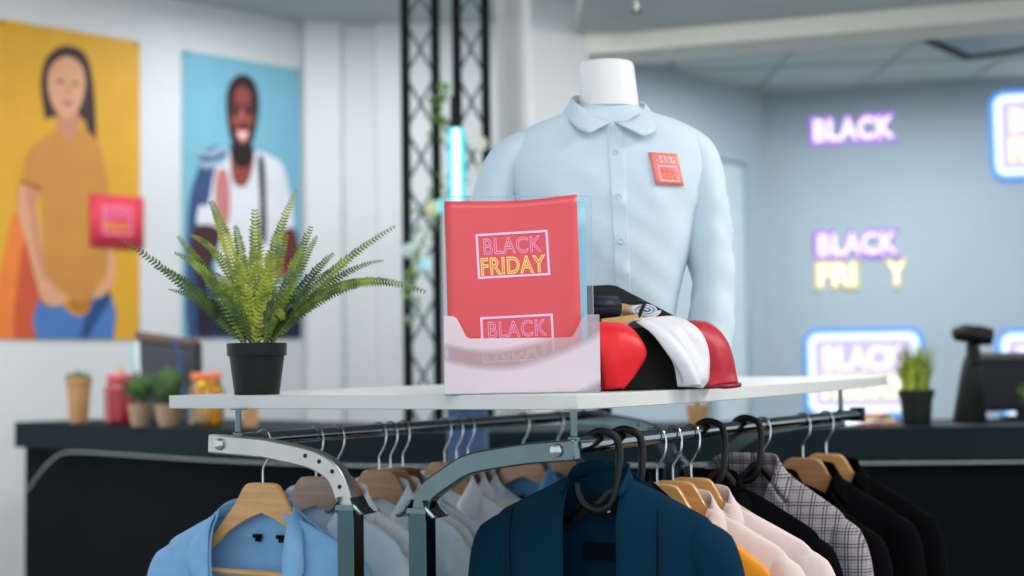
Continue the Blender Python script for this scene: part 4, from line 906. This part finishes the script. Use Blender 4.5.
MB().tube(catmull([(.187, -.034, .003), (.21, -.044, .0035), (.237, -.046, .004), (.266, -.036, .006)], 14), [.0035] * 7 + [.0045] * 8, 8).build('hem', satin('crimson_dark', (120, 18, 40)), ct)
nt_ = boxthing('necktie', 'navy necktie rolled up on top of the brown cardboard', 'necktie', 'ties in the black box')
b = MB(); sp = []
for k in range(60):
    a = k / 59 * 5 * pi; r = .006 + .016 * k / 59; sp.append((.078 + r * cos(a) * .96, .16 + r * sin(a)))
b.grid([[(x, y - .078 + .0, z) for x in (.0, .03, .06)] for y, z in [(p_[0], p_[1] - .0) for p_ in sp]])
b.v = [(x, y, z - .012) for x, y, z in b.v]
b.build('roll', satin('navy_silk', (22, 30, 50), .5), nt_, solid=.002, smooth=60)
MB().tube([(.0, .0, .148), (.062, .0, .148)], .021, 24).build('outer_turn', satin('navy_silk', (22, 30, 50), .5), nt_)
for o in nt_.children: o.location = (.012, .078 if o.name.startswith('outer') else .078, .004)
ut = boxthing('necktie', 'white and blue striped necktie coiled on the cardboard with a black band', 'necktie', 'ties in the black box')
b = MB(); G = []
for k in range(70):
    a = k / 69 * 6 * pi; r = .003 + .022 * k / 69; G.append([(.128 + 1.25 * r * cos(a), y, (.146) + .55 * r * sin(a)) for y in (.062, .08, .1)])
b.grid(G).build('coil', mat('striped_silk', (224, 230, 238), .4), ut, solid=.0022, smooth=60)
MB().tube([(.128, .066, .146), (.128, .095, .146)], [(.008, .016)] * 2, 16, ref=(0, 0, 1)).build('core', mat('blue_silk', (40, 92, 160), .4), ut)
MB().tube(catmull([(.108, .058, .132), (.116, .055, .15), (.122, .058, .16), (.128, .09, .163)], 12), .0034, 8).build('band', black, ut)

# ------------------------------------------------------------------ fern on the shelf
fx = rk(-.369, -.62)
fn = thing('potted_fern', 'green artificial fern in a black pot at the left end of the shelf', 'fern', (-.492, 2.86, 1.4058))
MB().lathe([(.0425, 0), (.043, .002), (.0525, .074), (.0565, .0745), (.0575, .098), (.0545, .0985), (.053, .092)], 40).build('pot', pot_black, fn)
MB().lathe([(.0525, .086), (.03, .09), (.001, .093)], 24).build('soil', soil, fn)
fern_m = []
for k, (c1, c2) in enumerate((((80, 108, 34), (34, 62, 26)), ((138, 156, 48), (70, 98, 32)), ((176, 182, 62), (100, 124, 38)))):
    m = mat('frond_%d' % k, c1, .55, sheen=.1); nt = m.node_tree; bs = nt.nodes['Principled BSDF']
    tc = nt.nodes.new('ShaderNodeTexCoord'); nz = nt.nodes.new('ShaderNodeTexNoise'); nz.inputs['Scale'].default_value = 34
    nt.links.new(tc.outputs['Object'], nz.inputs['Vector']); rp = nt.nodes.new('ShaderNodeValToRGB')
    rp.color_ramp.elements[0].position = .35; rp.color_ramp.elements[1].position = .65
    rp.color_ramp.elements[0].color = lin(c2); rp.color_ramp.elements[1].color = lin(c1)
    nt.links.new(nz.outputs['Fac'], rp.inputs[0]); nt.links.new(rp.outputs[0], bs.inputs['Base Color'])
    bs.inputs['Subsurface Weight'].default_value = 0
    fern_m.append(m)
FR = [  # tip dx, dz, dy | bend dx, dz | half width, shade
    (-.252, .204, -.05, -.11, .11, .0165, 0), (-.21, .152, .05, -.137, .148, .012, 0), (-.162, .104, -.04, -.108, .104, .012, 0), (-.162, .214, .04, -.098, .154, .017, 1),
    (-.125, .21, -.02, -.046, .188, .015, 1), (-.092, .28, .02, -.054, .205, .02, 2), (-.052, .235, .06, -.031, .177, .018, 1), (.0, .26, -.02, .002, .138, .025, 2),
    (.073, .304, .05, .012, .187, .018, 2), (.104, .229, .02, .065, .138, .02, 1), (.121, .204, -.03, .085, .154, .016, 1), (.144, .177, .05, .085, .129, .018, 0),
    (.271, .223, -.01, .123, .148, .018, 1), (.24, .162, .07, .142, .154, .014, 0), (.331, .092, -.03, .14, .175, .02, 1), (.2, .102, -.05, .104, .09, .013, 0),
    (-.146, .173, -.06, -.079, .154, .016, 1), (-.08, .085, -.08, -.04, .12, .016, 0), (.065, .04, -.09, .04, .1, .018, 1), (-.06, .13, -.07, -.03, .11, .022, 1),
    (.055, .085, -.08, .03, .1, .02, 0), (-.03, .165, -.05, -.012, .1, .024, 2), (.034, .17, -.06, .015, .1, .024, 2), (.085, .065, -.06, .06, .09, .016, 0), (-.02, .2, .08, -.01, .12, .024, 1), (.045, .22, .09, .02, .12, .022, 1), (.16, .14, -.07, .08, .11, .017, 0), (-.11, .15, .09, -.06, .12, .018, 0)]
rnd = random.Random(21)
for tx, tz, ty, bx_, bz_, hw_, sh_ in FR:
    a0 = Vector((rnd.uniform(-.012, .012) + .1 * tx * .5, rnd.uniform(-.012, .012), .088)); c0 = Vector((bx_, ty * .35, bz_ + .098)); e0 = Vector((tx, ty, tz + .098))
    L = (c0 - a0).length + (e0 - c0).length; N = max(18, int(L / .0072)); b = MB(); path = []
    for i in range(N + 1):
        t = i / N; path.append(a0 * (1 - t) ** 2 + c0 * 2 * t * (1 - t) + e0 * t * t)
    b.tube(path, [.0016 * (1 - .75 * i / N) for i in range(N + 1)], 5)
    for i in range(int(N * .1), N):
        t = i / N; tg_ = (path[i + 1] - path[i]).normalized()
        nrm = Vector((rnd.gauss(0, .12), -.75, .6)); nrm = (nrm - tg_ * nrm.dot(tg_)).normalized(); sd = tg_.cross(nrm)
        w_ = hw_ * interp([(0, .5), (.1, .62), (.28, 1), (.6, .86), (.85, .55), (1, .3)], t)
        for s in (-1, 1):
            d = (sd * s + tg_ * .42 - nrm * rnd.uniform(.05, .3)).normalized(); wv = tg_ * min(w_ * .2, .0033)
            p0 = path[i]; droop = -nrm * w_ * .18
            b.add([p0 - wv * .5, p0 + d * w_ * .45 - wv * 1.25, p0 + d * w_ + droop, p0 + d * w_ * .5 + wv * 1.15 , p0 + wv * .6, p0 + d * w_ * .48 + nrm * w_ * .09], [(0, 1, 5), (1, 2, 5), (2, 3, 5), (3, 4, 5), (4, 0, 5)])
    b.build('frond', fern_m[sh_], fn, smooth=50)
